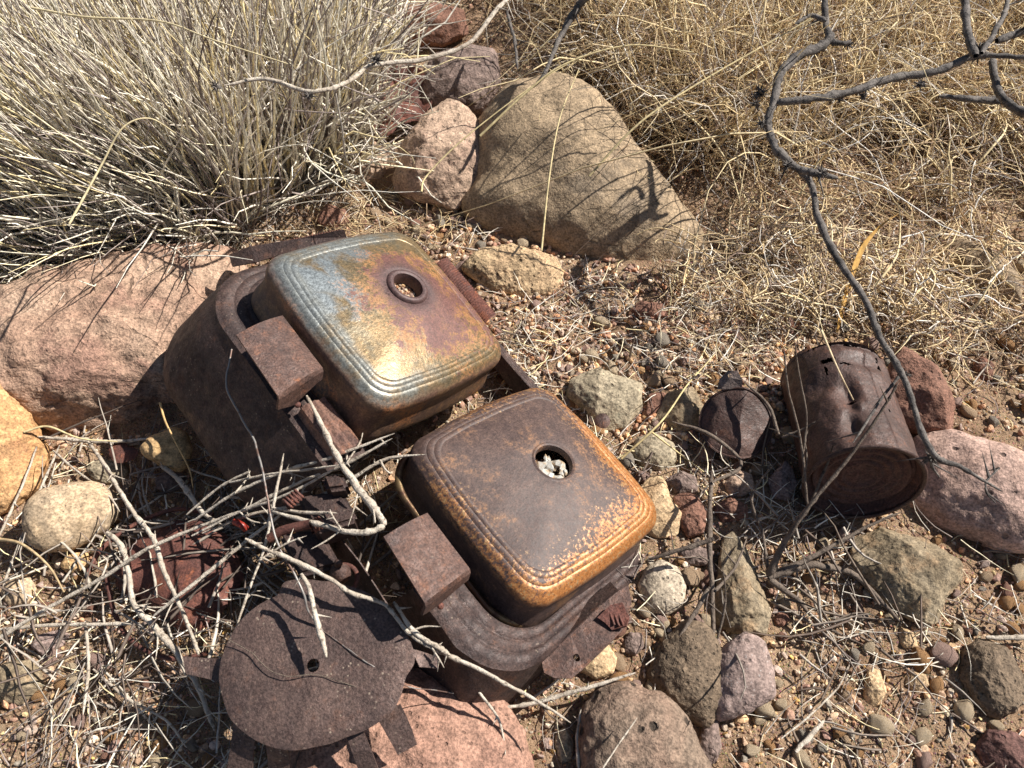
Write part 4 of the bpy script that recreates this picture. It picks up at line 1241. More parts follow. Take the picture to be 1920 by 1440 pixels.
# the two hanging thorny branches, upper right
thorny("thorny_branch", [
    ([(1545, -30), (1548, 40), (1552, 78), (1490, 108), (1460, 150), (1450, 195), (1440, 235), (1460, 285), (1500, 318), (1520, 345), (1535, 410), (1570, 485), (1620, 560), (1655, 640), (1690, 700), (1712, 760), (1748, 850), (1800, 875), (1848, 903), (1880, 922)], [0.22, 0.12], [8, 8, 11, 12, 11, 10, 10, 10, 9, 8, 8, 8, 7.5, 7, 7, 6, 6, 4, 3, 1.5]),
    ([(1500, 318), (1530, 325), (1572, 334)], 0.19, [10, 9, 5]),
    ([(1552, 78), (1575, 82), (1596, 78)], 0.21, [7, 6, 4]),
    ([(1548, 40), (1520, 30), (1490, 45)], 0.22, [6, 5, 3]),
    ([(1748, 850), (1745, 870), (1762, 895)], [0.13, 0.10], [5, 4, 2]),
    ([(1848, 903), (1862, 888), (1876, 875)], 0.11, [3, 2.5, 1]),
    ([(1848, 903), (1850, 925), (1868, 944)], 0.11, [3, 2, 1]),
    ([(1690, 700), (1655, 745), (1600, 830)], [0.14, 0.12], [4, 3.5, 3]),
], WOOD_D, "dark crooked thorny branch hanging down the right side over the can", "branch", thorns=16, clumps=[(1425, 175, 0.19, 10), (1428, 232, 0.19, 8), (1745, 858, 0.13, 10), (1695, 702, 0.14, 8), (1475, 310, 0.19, 7), (1418, 195, 0.19, 7), (1540, 325, 0.19, 8), (1590, 82, 0.2, 7)])
thorny("thorny_branch", [
    ([(1455, 192), (1520, 185), (1590, 172), (1680, 145), (1750, 135), (1830, 105), (1870, 105), (1960, 112)], [0.195, 0.22], [8, 9, 9, 10, 9, 9, 6, 5]),
    ([(1830, 105), (1812, 50), (1810, -30)], 0.22, [10, 9, 9]),
    ([(1840, 100), (1865, 60), (1885, 20), (1890, -20)], 0.22, [7, 6, 6, 5]),
    ([(1860, 110), (1868, 160), (1890, 195), (1940, 215)], 0.2, [9, 9, 10, 10]),
    ([(1870, 75), (1920, 60), (1960, 58)], 0.2, [9, 9, 9]),
    ([(1880, 190), (1820, 185), (1760, 180)], 0.17, [9, 8, 5]),
], WOOD_D, "dark knobbly side branch reaching in from the top right corner", "branch", thorns=10, clumps=[(1575, 185, 0.19, 7), (1725, 158, 0.2, 7), (1835, 95, 0.22, 12), (1620, 180, 0.2, 6)])
thorny("thorny_branch", [
    ([(970, -20), (930, 20), (880, 80), (800, 110), (700, 122), (650, 155), (580, 172), (500, 148), (420, 160)], [0.22, 0.24], [6, 7, 7, 7, 7, 6, 6, 6, 4]),
], WOOD, "pale thorny branch crossing in front of the grey grass at the top", "branch", thorns=9, clumps=[(705, 112, 0.235, 9), (580, 180, 0.235, 7), (405, 163, 0.24, 7)])
thorny("thorny_branch", [
    ([(1110, -20), (1080, 20), (1050, 70), (1025, 130), (1000, 165)], [0.2, 0.14], [12, 9, 6, 5, 3]),
    ([(950, 20), (965, 80), (970, 130)], 0.12, [4, 4, 3]),
], WOOD_D, "short dark thorny stick pointing down to the largest boulder", "branch", thorns=5)

# dead shrub in front of the can
thorny("dead_shrub", [
    ([(1440, 1080), (1475, 1010), (1520, 945), (1590, 860), (1650, 775), (1685, 715)], [0.02, 0.15], [11, 7, 5, 4, 3.5, 2.5]),
    ([(1515, 950), (1500, 820), (1478, 730), (1470, 650)], [0.05, 0.15], [4, 3, 2.5, 1.5]),
    ([(1505, 860), (1512, 780), (1498, 700), (1490, 640)], [0.07, 0.15], [3, 2.5, 2, 1.5]),
    ([(1520, 945), (1550, 870), (1562, 835)], [0.05, 0.09], [4, 3, 2]),
    ([(1440, 1080), (1520, 1060), (1600, 1078), (1660, 1135), (1690, 1170)], [0.02, 0.008], [11, 9, 7, 5, 3]),
    ([(1440, 1085), (1530, 1040), (1620, 990), (1690, 960)], [0.02, 0.04], [9, 6, 4, 2]),
    ([(1440, 1085), (1490, 1120), (1540, 1170), (1620, 1210)], [0.02, 0.004], [9, 6, 4, 2]),
    ([(1440, 1070), (1430, 1000), (1410, 930), (1460, 860)], [0.02, 0.05], [5, 4, 3, 2]),
    ([(1505, 905), (1512, 860), (1508, 820)], [0.06, 0.08], [3, 2.5, 1.5]),
    ([(1460, 815), (1440, 760), (1395, 715)], [0.05, 0.05], [4, 4, 2]),
    ([(1465, 820), (1505, 805), (1530, 790)], [0.05, 0.07], [3.5, 3, 2]),
], WOOD_B, "small dead shrub with dark root and thin stalks before the can", "shrub", thorns=8, knots=0.8)
thorny("dead_shrub", [
    ([(1338, 1240), (1336, 1120), (1330, 1000), (1335, 880)], [0.01, 0.05], [5, 6, 7, 5]),
    ([(1330, 1100), (1290, 1170), (1255, 1230)], [0.03, 0.02], [6, 5, 3]),
    ([(1340, 1010), (1280, 1030), (1215, 1050)], [0.05, 0.03], [6, 6, 4]),
    ([(1335, 905), (1390, 870), (1330, 815), (1260, 790)], [0.05, 0.05], [4, 4, 5, 2.5]),
    ([(1340, 1110), (1380, 1060), (1400, 1010)], [0.04, 0.03], [4, 3, 2]),
    ([(1345, 1200), (1360, 1130), (1355, 1060)], [0.02, 0.06], [3, 2.5, 1.5]),
], WOOD_B, "upright branched dead stick beside the white oval cobble", "shrub", thorns=6, knots=0.8)

TW = [
    ([(575, 742), (600, 790), (640, 868), (672, 915), (700, 955), (724, 985)], [0.135, 0.125], [5, 8, 9, 12, 11, 9], "thick pale broken stick leaning in the gap between the covers", 3),
    ([(722, 986), (690, 998), (640, 994), (570, 975), (508, 957)], [0.125, 0.11], [9, 9, 9, 8, 6], "curved bleached stick joined to the thick broken one", 1),
    ([(510, 952), (570, 960), (632, 962)], [0.112, 0.12], [4, 5, 4], "short pale twig just above the curved bleached stick", 1),
    ([(365, 975), (440, 925), (530, 885), (620, 858), (740, 812)], [0.06, 0.13], [4, 5, 5, 5, 3], "topmost grey twig of the bundle between the covers", 4),
    ([(390, 985), (470, 950), (560, 905), (650, 868), (735, 822)], [0.06, 0.13], [4, 5, 5, 5, 3], "grey twig second from the top of the bundle", 4),
    ([(360, 1005), (450, 960), (520, 935), (600, 895), (625, 880)], [0.06, 0.125], [4, 4, 4, 4, 3], "straight pale twig crossing the middle of the bundle", 3),
    ([(350, 965), (410, 915), (470, 882)], [0.055, 0.085], [3, 4, 4], "short light twig at the bundle's left end", 1),
    ([(380, 1000), (470, 965), (560, 945), (640, 910), (720, 862), (800, 852)], [0.06, 0.12], [3, 5, 5, 5, 5, 2], "bright forked twig reaching toward the lower cover's corner", 4),
    ([(712, 862), (722, 880), (732, 888)], [0.135, 0.13], [4, 3, 3], "tiny hooked twig end at the gap between the covers", 0),
    ([(430, 905), (500, 890), (580, 880), (640, 872)], [0.08, 0.12], [3, 4, 4, 2], "thin dark twig lying level in the bundle", 2),
    ([(60, 818), (130, 824), (210, 828), (290, 822)], 0.03, [3, 6, 6, 3], "level grey thorny twig below the reddish boulder", 4),
    ([(165, 828), (195, 870), (230, 930), (262, 975), (290, 1015), (305, 1065), (330, 1120), (352, 1170), (372, 1228)], [0.035, 0.05], [5, 6, 7, 7, 8, 7, 6, 5, 5], "long bleached twig running down across the crushed pan", 4),
    ([(200, 998), (228, 1025), (240, 1070), (252, 1135), (295, 1180), (335, 1230), (372, 1290), (402, 1370)], [0.05, 0.02], [7, 9, 8, 8, 10, 9, 8, 6], "thick grey forked branch left of the round plate", 5),
    ([(-20, 1208), (90, 1140), (190, 1085), (280, 1028), (380, 985), (480, 948)], [0.02, 0.08], [6, 6, 6, 6, 5, 3], "long straight pale twig from the left edge up to the bundle", 4),
    ([(288, 1155), (350, 1105), (430, 1040), (500, 985), (542, 955)], [0.05, 0.10], [4, 6, 6, 5, 3], "pale twig crossing the crushed pan toward the pipe", 3),
    ([(460, 1010), (510, 1035), (560, 1055), (612, 1082), (660, 1112), (722, 1135), (765, 1185), (810, 1215), (850, 1232), (930, 1272), (1000, 1310), (1070, 1355)], [0.132, 0.062], [5, 6, 8, 7, 7, 6, 6, 6, 7, 6, 5, 3], "longest grey stick running behind the round plate to the bottom stones", 6),
    ([(565, 1075), (580, 1105), (592, 1160), (612, 1232)], [0.128, 0.100], [6, 7, 8, 7], "loose pale stick standing on the round plate", 2),
    ([(738, 1128), (775, 1182), (815, 1210), (845, 1228)], [0.10, 0.085], [5, 7, 8, 7], "short pale forked stick right of the round plate", 3),
    ([(435, 1205), (460, 1125), (488, 1050), (502, 1000), (515, 935), (532, 850)], [0.07, 0.12], [3, 4, 4, 5, 5, 3], "thin crooked twig standing upright left of the hollow", 4),
    ([(70, 835), (40, 915), (0, 1000), (-30, 1060)], [0.03, 0.02], [3, 4, 4, 4], "thin pale twig lying on the orange sandstone", 2),
    ([(112, 835), (75, 920), (40, 1010), (5, 1100)], [0.035, 0.03], [3, 4, 4, 4], "thin pale twig passing left of the beige oval cobble", 2),
    ([(100, 845), (140, 880), (200, 925), (225, 960)], 0.035, [3, 3, 3, 2], "thin twig over the top of the beige oval cobble", 1),
    ([(300, 870), (340, 905), (375, 955), (420, 990)], [0.03, 0.06], [7, 8, 7, 4], "dark grey thick twig below the amber cobble", 3),
    ([(160, 1165), (166, 1250), (156, 1340)], 0.015, [5, 5, 4], "upright short grey twig lying in the lower left straw", 2),
    ([(0, 1180), (100, 1172), (200, 1170), (262, 1168)], 0.02, [5, 6, 6, 4], "level tan twig left of the thick forked branch", 1),
    ([(175, 1255), (240, 1310), (310, 1350), (350, 1402)], 0.012, [4, 5, 4, 3], "grey twig sloping down through the lower left straw", 3),
    ([(925, 1330), (1000, 1318), (1100, 1290), (1192, 1262)], [0.02, 0.03], [5, 6, 6, 4], "pale forked twig above the porous bottom stone", 3),
    ([(860, 1245), (900, 1300), (935, 1350), (950, 1420)], [0.05, 0.03], [3, 4, 4, 3], "thin pale twig bending down over the pinkish red stone", 2),
    ([(1085, 1440), (1082, 1380), (1090, 1330)], 0.02, [5, 5, 4], "short upright pale twig left of the porous bottom stone", 1),
    ([(1130, 1440), (1160, 1395), (1195, 1345)], 0.06, [2.5, 2.5, 2], "thin straight twig lying on the porous bottom stone", 0),
    ([(1850, 1195), (1900, 1195), (1950, 1192)], 0.012, [7, 8, 8], "short grey stick at the right edge above the dark porous stone", 0),
    ([(1465, 1385), (1520, 1340), (1570, 1290), (1590, 1250)], 0.012, [2, 3, 3, 2], "thin reddish twig on the lower right gravel", 0),
    ([(1490, 1410), (1520, 1380), (1545, 1350)], 0.01, [7, 8, 6], "short brown stub of wood on the lower right gravel", 0),
    ([(1395, 1080), (1500, 1090), (1560, 1190), (1640, 1180)], 0.01, [3, 3, 3, 2], "bent thin twig between the wedge-shaped stone and the slab", 2),
]
for pts, zs, rd, lab, nth in TW:
    segs = [(pts, zs, rd)]
    # a small side shoot or two on the longer ones
    rr = np.random.RandomState(int(pts[0][0]) + 999)
    if len(pts) >= 5:
        for k in range(2 if len(pts) < 7 else 3):
            i = rr.randint(1, len(pts) - 1); a = np.array(pts[i], float)
            zz = zs if np.isscalar(zs) else np.interp(i / (len(pts) - 1), [0, 1], zs)
            dr = np.array(pts[i + 1], float) - a; dr /= np.linalg.norm(dr); dr = dr + rr.choice([-1, 1]) * np.array([-dr[1], dr[0]]) * rr.uniform(.5, 1.2)
            L = rr.uniform(22, 55)
            segs.append(([tuple(a), tuple(a + dr * L * .5 + rr.randn(2) * 4), tuple(a + dr * L)], zz + 0.004 * k, [3, 2.5, 1.2]))
    thorny("dead_twig", segs, WOOD, lab, "twig", thorns=nth, thorn_len=0.009)

# wires
def wire(pts, zs, rpx, label, mat=WIRE, name="thin_wire", cat="wire"):
    w_ = catmull([P(x, y, z) for (x, y), z in zip(pts, zs)], 10)
    w_ = w_ + 0.0008 * np.stack([fbm(w_ * 60, 2), fbm(w_ * 60 + 9, 2), fbm(w_ * 60 + 19, 2)], 1); c = w_[0].copy()
    v, q = tube_one(w_ - c, np.full(len(w_), rpx * mpp(c)), 6)
    o = link(name, mesh_np(name, v, q, mat)); o.location = c; tag(o, label, cat)
wire([(434, 655), (425, 720), (448, 775), (475, 825), (492, 880), (503, 950), (518, 1010), (548, 1070), (568, 1110), (578, 1145), (605, 1180)], [0.15, 0.145, 0.14, 0.135, 0.135, 0.13, 0.125, 0.12, 0.115, 0.105, 0.094], 1.9, "thin pale wire hanging from the upper bracket to the round plate")
wire([(605, 1180), (650, 1215), (700, 1250), (760, 1285), (850, 1300)], [0.095, 0.094, 0.092, 0.08, 0.05], 1.1, "very fine grey fibre across the round plate onto the pink stone", name="fibre_and_shadow_line", cat="fibre")


# ------------------------------------------------------------------ grass
def strands(name, base, dirs, length, K, rad, cols, curl, droop, mat, seed=0, sides=3, wav=0.0):
    """base (N,3), dirs (N,3)"""
    r = np.random.RandomState(seed); N = len(base)
    t = np.linspace(0, 1, K)
    d = dirs / np.linalg.norm(dirs, axis=1)[:, None]
    side = np.cross(d, r.randn(N, 3)); side /= np.linalg.norm(side, axis=1)[:, None]
    side2 = np.cross(d, side)
    cu = r.randn(N, 1) * curl; cw = r.randn(N, 1) * curl * .5
    L = length[:, None]
    p = base[:, None] + d[:, None] * (L * t)[..., None] + side[:, None] * (L * cu * t ** 2)[..., None] + side2[:, None] * (L * cw * np.sin(t * 3.1))[..., None]
    if wav:
        ph = r.rand(N, 1) * 6.28; fr = r.uniform(1, 3, (N, 1))
        p = p + side[:, None] * (L * wav * np.sin(fr * 6.28 * t + ph) * t)[..., None] + side2[:, None] * (L * wav * np.cos(fr * 5.1 * t + 2 * ph) * t)[..., None]
    p[..., 2] -= (L * droop[:, None] * t ** 2.2)
    p[..., 2] = np.maximum(p[..., 2], base[:, None, 2] - 0.002 + 0.004 * r.rand(N, 1))
    ra = rad[:, None] * (1 - 0.75 * t ** 2)
    c = cols[:, None] * np.ones((1, K, 1))
    v, q, cc = tubes(p, ra, sides, c.reshape(N * K, 3)[:, None].reshape(N, K, 3))
    o0 = base.mean(0); o0[2] = 0
    o = link(name, mesh_np(name, v - o0, q, mat, cc)); o.location = o0
    return o


def seedbase(n, cx, cy, rx, ry, r, ang=0):
    a = r.rand(n) * 2 * np.pi; q = np.sqrt(r.rand(n)); x = q * np.cos(a) * rx; y = q * np.sin(a) * ry
    ca, sa = math.cos(ang), math.sin(ang)
    X, Y = cx + x * ca - y * sa, cy + x * sa + y * ca
    return X, Y, gz(X, Y)


GRAYP = 1.45 * np.array([0.98, 0.99, 1.0]) * np.array([(0.50, 0.45, 0.37), (0.58, 0.52, 0.42), (0.62, 0.54, 0.37), (0.22, 0.18, 0.16), (0.13, 0.10, 0.09), (0.42, 0.37, 0.31), (0.62, 0.51, 0.29), (0.20, 0.16, 0.14), (0.56, 0.51, 0.43), (0.60, 0.55, 0.46)])
BROWNP = 1.5 * np.array([1.0, 1.02, 1.10]) * np.array([(0.46, 0.42, 0.35), (0.14, 0.10, 0.07), (0.42, 0.30, 0.15), (0.50, 0.38, 0.20), (0.33, 0.225, 0.12), (0.24, 0.16, 0.09), (0.56, 0.45, 0.27), (0.46, 0.34, 0.18), (0.20, 0.14, 0.10), (0.52, 0.46, 0.36)])


TK = 1.0
def tussock(pxc, rx, ry, n, lean, L, label, seed, pale=GRAYP, rad=0.00165, spread=1.0, curl=0.12, droop=0.10, name="grass_tussock", wav=0.01, K=8):
    r = np.random.RandomState(seed)
    c = P(*pxc, 0)
    X, Y, Z = seedbase(n, c[0], c[1], rx, ry, r)
    nt = n // 22; ti = r.randint(0, nt, n)          # blades come in tufts and fan out from the crown
    X = X[ti] + r.randn(n) * 0.006; Y = Y[ti] + r.randn(n) * 0.006; Z = gz(X, Y)
    tl = r.randn(nt, 2) * 0.15
    off = np.stack([(X - c[0]) / rx, (Y - c[1]) / ry], 1)
    d = np.zeros((n, 3)); d[:, 0] = lean[0] + off[:, 0] * 0.55 * spread + r.randn(n) * 0.10 + tl[ti, 0]
    d[:, 1] = lean[1] + off[:, 1] * 0.45 * spread + r.randn(n) * 0.10 + tl[ti, 1]; d[:, 2] = 1.0
    wild = r.rand(n) < 0.24
    d[wild, :2] += r.randn(wild.sum(), 2) * 0.55
    Ls = L * r.uniform(0.35, 1.0, n)
    fat = r.rand(n) < 0.10
    B = np.stack([X, Y, Z - 0.003], 1)
    ra = rad * r.uniform(0.5, 1.3, n); ra[fat] *= 1.35
    cc = pal(n, r, pale); cc[fat] = np.array((0.80, 0.74, 0.58)) * r.uniform(.85, 1.1, (fat.sum(), 1))
    o = strands(name, B, d, Ls, K, ra, cc, curl, droop * r.rand(n) * 2, STRAW, seed, wav=wav)
    tag(o, label, "grass")
    # short basal thatch
    m = n // 2
    X, Y, Z = seedbase(m, c[0], c[1], rx * 1.12, ry * 1.12, r)
    d = r.randn(m, 3); d[:, 2] = np.abs(d[:, 2]) * 0.5 + 0.1
    o2 = strands("thatch", np.stack([X, Y, Z], 1), d, r.uniform(0.03, 0.10, m), 5, 0.0007 * r.uniform(0.5, 1.2, m), pal(m, r, pale) * 0.95, 0.3, r.rand(m) * 0.8, STRAW, seed + 50)
    o2.location -= o.location; o2.parent = o
    return o


tussock((150, 330), 0.20, 0.15, 3300, (-0.50, 0.10), 0.34, "large grey straw tussock leaning left in the upper left corner", 21, spread=0.7)
tussock((430, 300), 0.13, 0.15, 2500, (-0.18, 0.12), 0.32, "dense upright grey grass clump behind the reddish boulder", 22, spread=0.8)
tussock((600, 230), 0.075, 0.12, 1200, (0.12, 0.05), 0.26, "looser curly pale grass clump left of the kite-shaped rock", 23, curl=0.30, droop=0.25, spread=0.9, wav=0.03)
tussock((-20, 460), 0.10, 0.06, 1100, (-0.35, -0.1), 0.16, "low tangled straw tuft at the left edge above the boulder", 24, curl=0.3, droop=0.3, wav=0.03)
tussock((330, 40), 0.35, 0.16, 1900, (-0.2, 0.0), 0.26, "farther grey grass clump along the top left edge", 25, spread=0.5)


def brush(pxs, n, rx, ry, L, label, seed, rad=0.00088, lean=(0, -0.1), up=0.55, wav=0.03, P_=BROWNP, name="dry_brush", cat="dry grass"):
    r = np.random.RandomState(seed); c = P(*pxs, 0)
    X, Y, Z = seedbase(n, c[0], c[1], rx, ry, r)
    ti = r.randint(0, max(8, n // 45), n); X = X[ti] + r.randn(n) * 0.013; Y = Y[ti] + r.randn(n) * 0.013; Z = gz(X, Y)
    d = r.randn(n, 3); d[:, 2] = np.abs(d[:, 2]) * 0.6 + up; d[:, 0] += lean[0]; d[:, 1] += lean[1]
    hz = r.rand(n) ** 2 * 0.07
    Ls = L * r.uniform(0.3, 1.0, n); ra = rad * r.uniform(0.45, 1.3, n); cc = pal(n, r, P_)
    fat = r.rand(n) < 0.07; Ls[fat] *= 1.5; ra[fat] *= 1.5; cc[fat] = np.array((0.78, 0.63, 0.37)) * r.uniform(.8, 1.1, (fat.sum(), 1)); d[fat, 2] += 0.4
    o = strands(name, np.stack([X, Y, Z + hz], 1), d, Ls, 8, ra, cc, 0.34, r.rand(n) * 0.9, STRAW, seed, wav=wav)
    tag(o, label, cat)
    return o


brush((1330, 140), 4700, 0.20, 0.20, 0.22, "brown wiry grass mound right behind the largest boulder", 31)
brush((1600, 100), 4300, 0.26, 0.20, 0.20, "golden wiry grass mass behind the hanging thorny branch", 32)
brush((1850, 160), 3400, 0.20, 0.22, 0.18, "golden tangled grass at the right edge", 33)
brush((1560, -60), 3800, 0.60, 0.14, 0.20, "farther straw coloured grass along the top right edge", 34, rad=0.0008)
brush((1060, -20), 1600, 0.16, 0.12, 0.16, "thin brown grass at the top centre above the boulders", 35)
brush((1700, 420), 650, 0.26, 0.09, 0.10, "low sparse straw between the boulder and the right edge", 36, up=0.25)
brush((1470, 545), 500, 0.14, 0.05, 0.07, "thin trampled straw above the flat lid", 37, up=0.15)
brush((1780, 590), 600, 0.14, 0.05, 0.07, "trampled straw behind and right of the can", 38, up=0.15)

brush((1400, 260), 250, 0.06, 0.12, 0.34, "sparse tall stems arching over the right side of the largest boulder", 39, up=1.2, rad=0.0008, lean=(-0.25, 0))
tussock((90, 470), 0.22, 0.035, 1900, (-0.55, -0.15), 0.20, "low grey straw fringe along the back of the reddish boulder", 26, curl=0.25, droop=0.25, wav=0.03)
brush((1300, 190), 150, 0.05, 0.10, 0.30, "few thin stems leaning left over the top of the largest boulder", 51, up=1.2, rad=0.0006, lean=(-0.8, -0.05))
brush((1190, 120), 420, 0.09, 0.04, 0.20, "dull wiry stems hanging over the back of the largest boulder", 52, up=0.9, rad=0.0006, lean=(-0.5, -0.55))
# single long stems in front of the boulders
def stem(pts, zs, rpx, label, col=(0.56, 0.45, 0.24), name="long_straw", cat="straw"):
    w_ = catmull([P(x, y, z) for (x, y), z in zip(pts, zs)], 9); c = w_[0].copy(); K = len(w_)
    v, q = tube_one(w_ - c, np.linspace(1, .45, K) * rpx * mpp(c), 5)
    o = link(name, mesh_np(name, v, q, STRAW, np.tile(np.array(col), (len(v), 1)))); o.location = c; tag(o, label, cat)
stem([(900, 255), (985, 175), (1060, 120), (1180, 85), (1300, 98)], [0.14, 0.17, 0.19, 0.2, 0.19], 2.6, "long arching straw above the kite-shaped rock and boulder")
stem([(1105, 330), (1200, 230), (1320, 150), (1460, 70), (1560, 10)], [0.12, 0.16, 0.18, 0.2, 0.22], 2.4, "long straight straw rising right from the boulder's top")
stem([(1015, 470), (1030, 330), (1050, 220), (1085, 130)], [0.09, 0.13, 0.15, 0.16], 2.2, "pale upright straw in front of the largest boulder")
stem([(790, 360), (800, 330), (870, 260), (1000, 160), (1090, 105)], [0.12, 0.12, 0.14, 0.17, 0.18], 2.0, "thin bent straw crossing the kite-shaped rock")
stem([(60, 15), (160, 32), (300, 40), (400, 75), (540, 120)], [0.27, 0.27, 0.27, 0.27, 0.26], 2.6, "long pale straw lying across the top of the grey tussock", (0.6, 0.5, 0.3))
stem([(130, 420), (190, 310), (230, 240), (280, 222), (330, 250)], [0.2, 0.22, 0.24, 0.24, 0.22], 2.6, "looping pale stem in front of the grey tussock", (0.6, 0.5, 0.3))
stem([(300, 755), (310, 790), (330, 830), (355, 880), (362, 915)], [0.07, 0.07, 0.065, 0.05, 0.04], 2.4, "orange dry stem over the amber cobble", (0.55, 0.36, 0.16))
stem([(1165, 860), (1240, 790), (1290, 720), (1340, 665)], [0.03, 0.05, 0.04, 0.02], 2.4, "yellow straw leaning over the olive stone", (0.6, 0.48, 0.24))
stem([(1215, 805), (1260, 840), (1320, 885)], [0.04, 0.04, 0.03], 2.2, "short yellow straw below the speckled cobble", (0.6, 0.48, 0.24))
stem([(1540, 620), (1570, 690), (1600, 750)], [0.16, 0.17, 0.15], 2.4, "single straw lying over the top of the can", (0.58, 0.45, 0.28))
stem([(45, 810), (90, 800), (150, 822), (220, 828)], [0.04, 0.04, 0.035, 0.03], 2.6, "yellow straw along the foot of the reddish boulder", (0.62, 0.5, 0.27))
stem([(-10, 1010), (40, 1020), (90, 1060), (120, 1110)], [0.04, 0.05, 0.05, 0.03], 3.5, "curved tan stalk left of the small amber pebble", (0.5, 0.36, 0.2))
wire([(428, 1198), (470, 1222), (500, 1252), (545, 1268), (590, 1264), (640, 1278), (700, 1300), (742, 1325)], [0.0935, 0.0935, 0.0935, 0.093, 0.092, 0.091, 0.088, 0.086], 0.9, "thin dark strand standing in for a wire shadow across the middle of the round plate", mat=WOOD_B, name="fibre_and_shadow_line", cat="fibre")  # dark strand laid on the plate to draw in a wire's shadow line
# the orange leaf blade
ps = catmull([P(1570, 622, 0.02), P(1585, 560, 0.04), P(1615, 470, 0.07), P(1650, 425, 0.085), P(1682, 402, 0.09)], 8); K = len(ps); c0 = ps[0].copy()
wd = np.interp(np.linspace(0, 1, K), [0, .3, .6, 1], [3, 7, 8, 1.5]) * mpp(c0)
vv = np.stack([ps - c0 - np.outer(wd, (0.9, 0.35, 0)), ps - c0 + np.array([0, 0, -0.0012]), ps - c0 + np.outer(wd, (0.9, 0.35, 0))], 1).reshape(-1, 3)
idx = np.arange(K * 3).reshape(K, 3); F = np.stack([idx[:-1, :-1], idx[1:, :-1], idx[1:, 1:], idx[:-1, 1:]], -1).reshape(-1, 4)
o = link("leaf_blade", mesh_np("leaf_blade", vv, F, STRAW, np.tile((0.62, 0.36, 0.10), (len(vv), 1)))); o.location = c0; solid(o, 0.0003, 0)
tag(o, "single broad orange dry leaf blade above the can", "leaf")


# ------------------------------------------------------------------ gravel, litter, pebbles
def scatter_px(n, r, x0=-420, x1=2340, y0=-250, y1=1800, off=0.95):
    px = np.stack([r.uniform(x0, x1, n), r.uniform(y0, y1, n)], 1)
    d = rays(px); d[:, 2] = np.minimum(d[:, 2], -0.25)
    t = -H / d[:, 2]; w_ = CAM + d * t[:, None]
    w_[:, 2] = gz(w_[:, 0], w_[:, 1])
    keep = np.ones(n, bool)
    for p in STONE_POLYS:
        q = (p - p.mean(0)) * off + p.mean(0)
        keep &= ~inside(q, px[:, 0], px[:, 1])
    return px[keep], w_[keep]


r = np.random.RandomState(77)
GP = []
px, w_ = scatter_px(34000, r)
sz = r.uniform(0.0009, 0.0022, len(w_)); w_[:, 2] += sz * 0.3
o = link("gravel", gravel_mesh("gravel", w_, sz, pal(len(w_), r), 1, GRIT, 8)); tag(o, "fine pinkish tan gravel covering the ground", kind="stuff")
px, w_ = scatter_px(9500, r)
sz = 0.002 + 0.0038 * r.rand(len(w_)) ** 2.2; w_[:, 2] += sz * 0.3
o = link("coarse_gravel", gravel_mesh("coarse_gravel", w_, sz, 0.04 + pal(len(w_), r) * 1.12, 2, GRIT, 9)); tag(o, "coarser angular gravel in tan, brown and rust colours", kind="stuff")
# dense seam of gravel chips above and right of the housing
n = 2600
pxc = np.stack([r.uniform(800, 1500, n), r.uniform(400, 830, n)], 1)
keep = (pxc[:, 1] > 330 + (pxc[:, 0] - 700) * 0.35) & (pxc[:, 1] < 560 + (pxc[:, 0] - 800) * 0.75)
pxc = pxc[keep]
w_ = np.array([P(a, b, 0) for a, b in pxc]); w_[:, 2] = gz(w_[:, 0], w_[:, 1])
sz = r.uniform(0.002, 0.0052, len(w_)); w_[:, 2] += sz * 0.4
o = link("gravel_chips", gravel_mesh("gravel_chips", w_, sz, pal(len(w_), r) * np.array([1.3, 1.25, 1.2]), 2, GRIT, 10)); tag(o, "loose reddish chips piled right of the upper cover", kind="stuff")

# pebbles large enough to pick out
PEB = []
pebn = [("tan", (0.40, 0.27, 0.17), (0.46, 0.33, 0.21)), ("reddish", (0.24, 0.12, 0.085), (0.30, 0.16, 0.11)), ("cream", (0.50, 0.37, 0.23), (0.55, 0.44, 0.31)), ("grey", (0.28, 0.235, 0.185), (0.34, 0.29, 0.23)), ("pinkish", (0.34, 0.22, 0.18), (0.40, 0.27, 0.22)), ("orange", (0.44, 0.25, 0.11), (0.38, 0.20, 0.09))]
for nm, c1, c2 in pebn:
    m = stone_mat(nm + "_pebble", c1, c2, pits=0.3, grain=0.6, sp_amt=0.3)
    for k in range(3):
        sv, sf = ico(3); q = sv * np.array([1, r.uniform(.65, .9), r.uniform(.5, .75)])
        for f in range(4 + 3 * k):
            mm = r.randn(3); mm /= np.linalg.norm(mm); pr = q @ mm; q = q - mm * np.clip(pr - pr.max() * r.uniform(.65, .9), 0, None)[:, None]
        q = q + sv * (0.06 * fbm(sv * 2 + r.rand(3) * 30, 3))[:, None]
        PEB.append((nm, mesh_np("pebble", q, sf, m)))
AREAS = [((1000, 560, 1480, 900), 60), ((1390, 1000, 1930, 1440), 60), ((0, 1040, 400, 1440), 45), ((1150, 1030, 1400, 1300), 22), ((1400, 480, 1930, 800), 40), ((640, 330, 1000, 560), 25)]
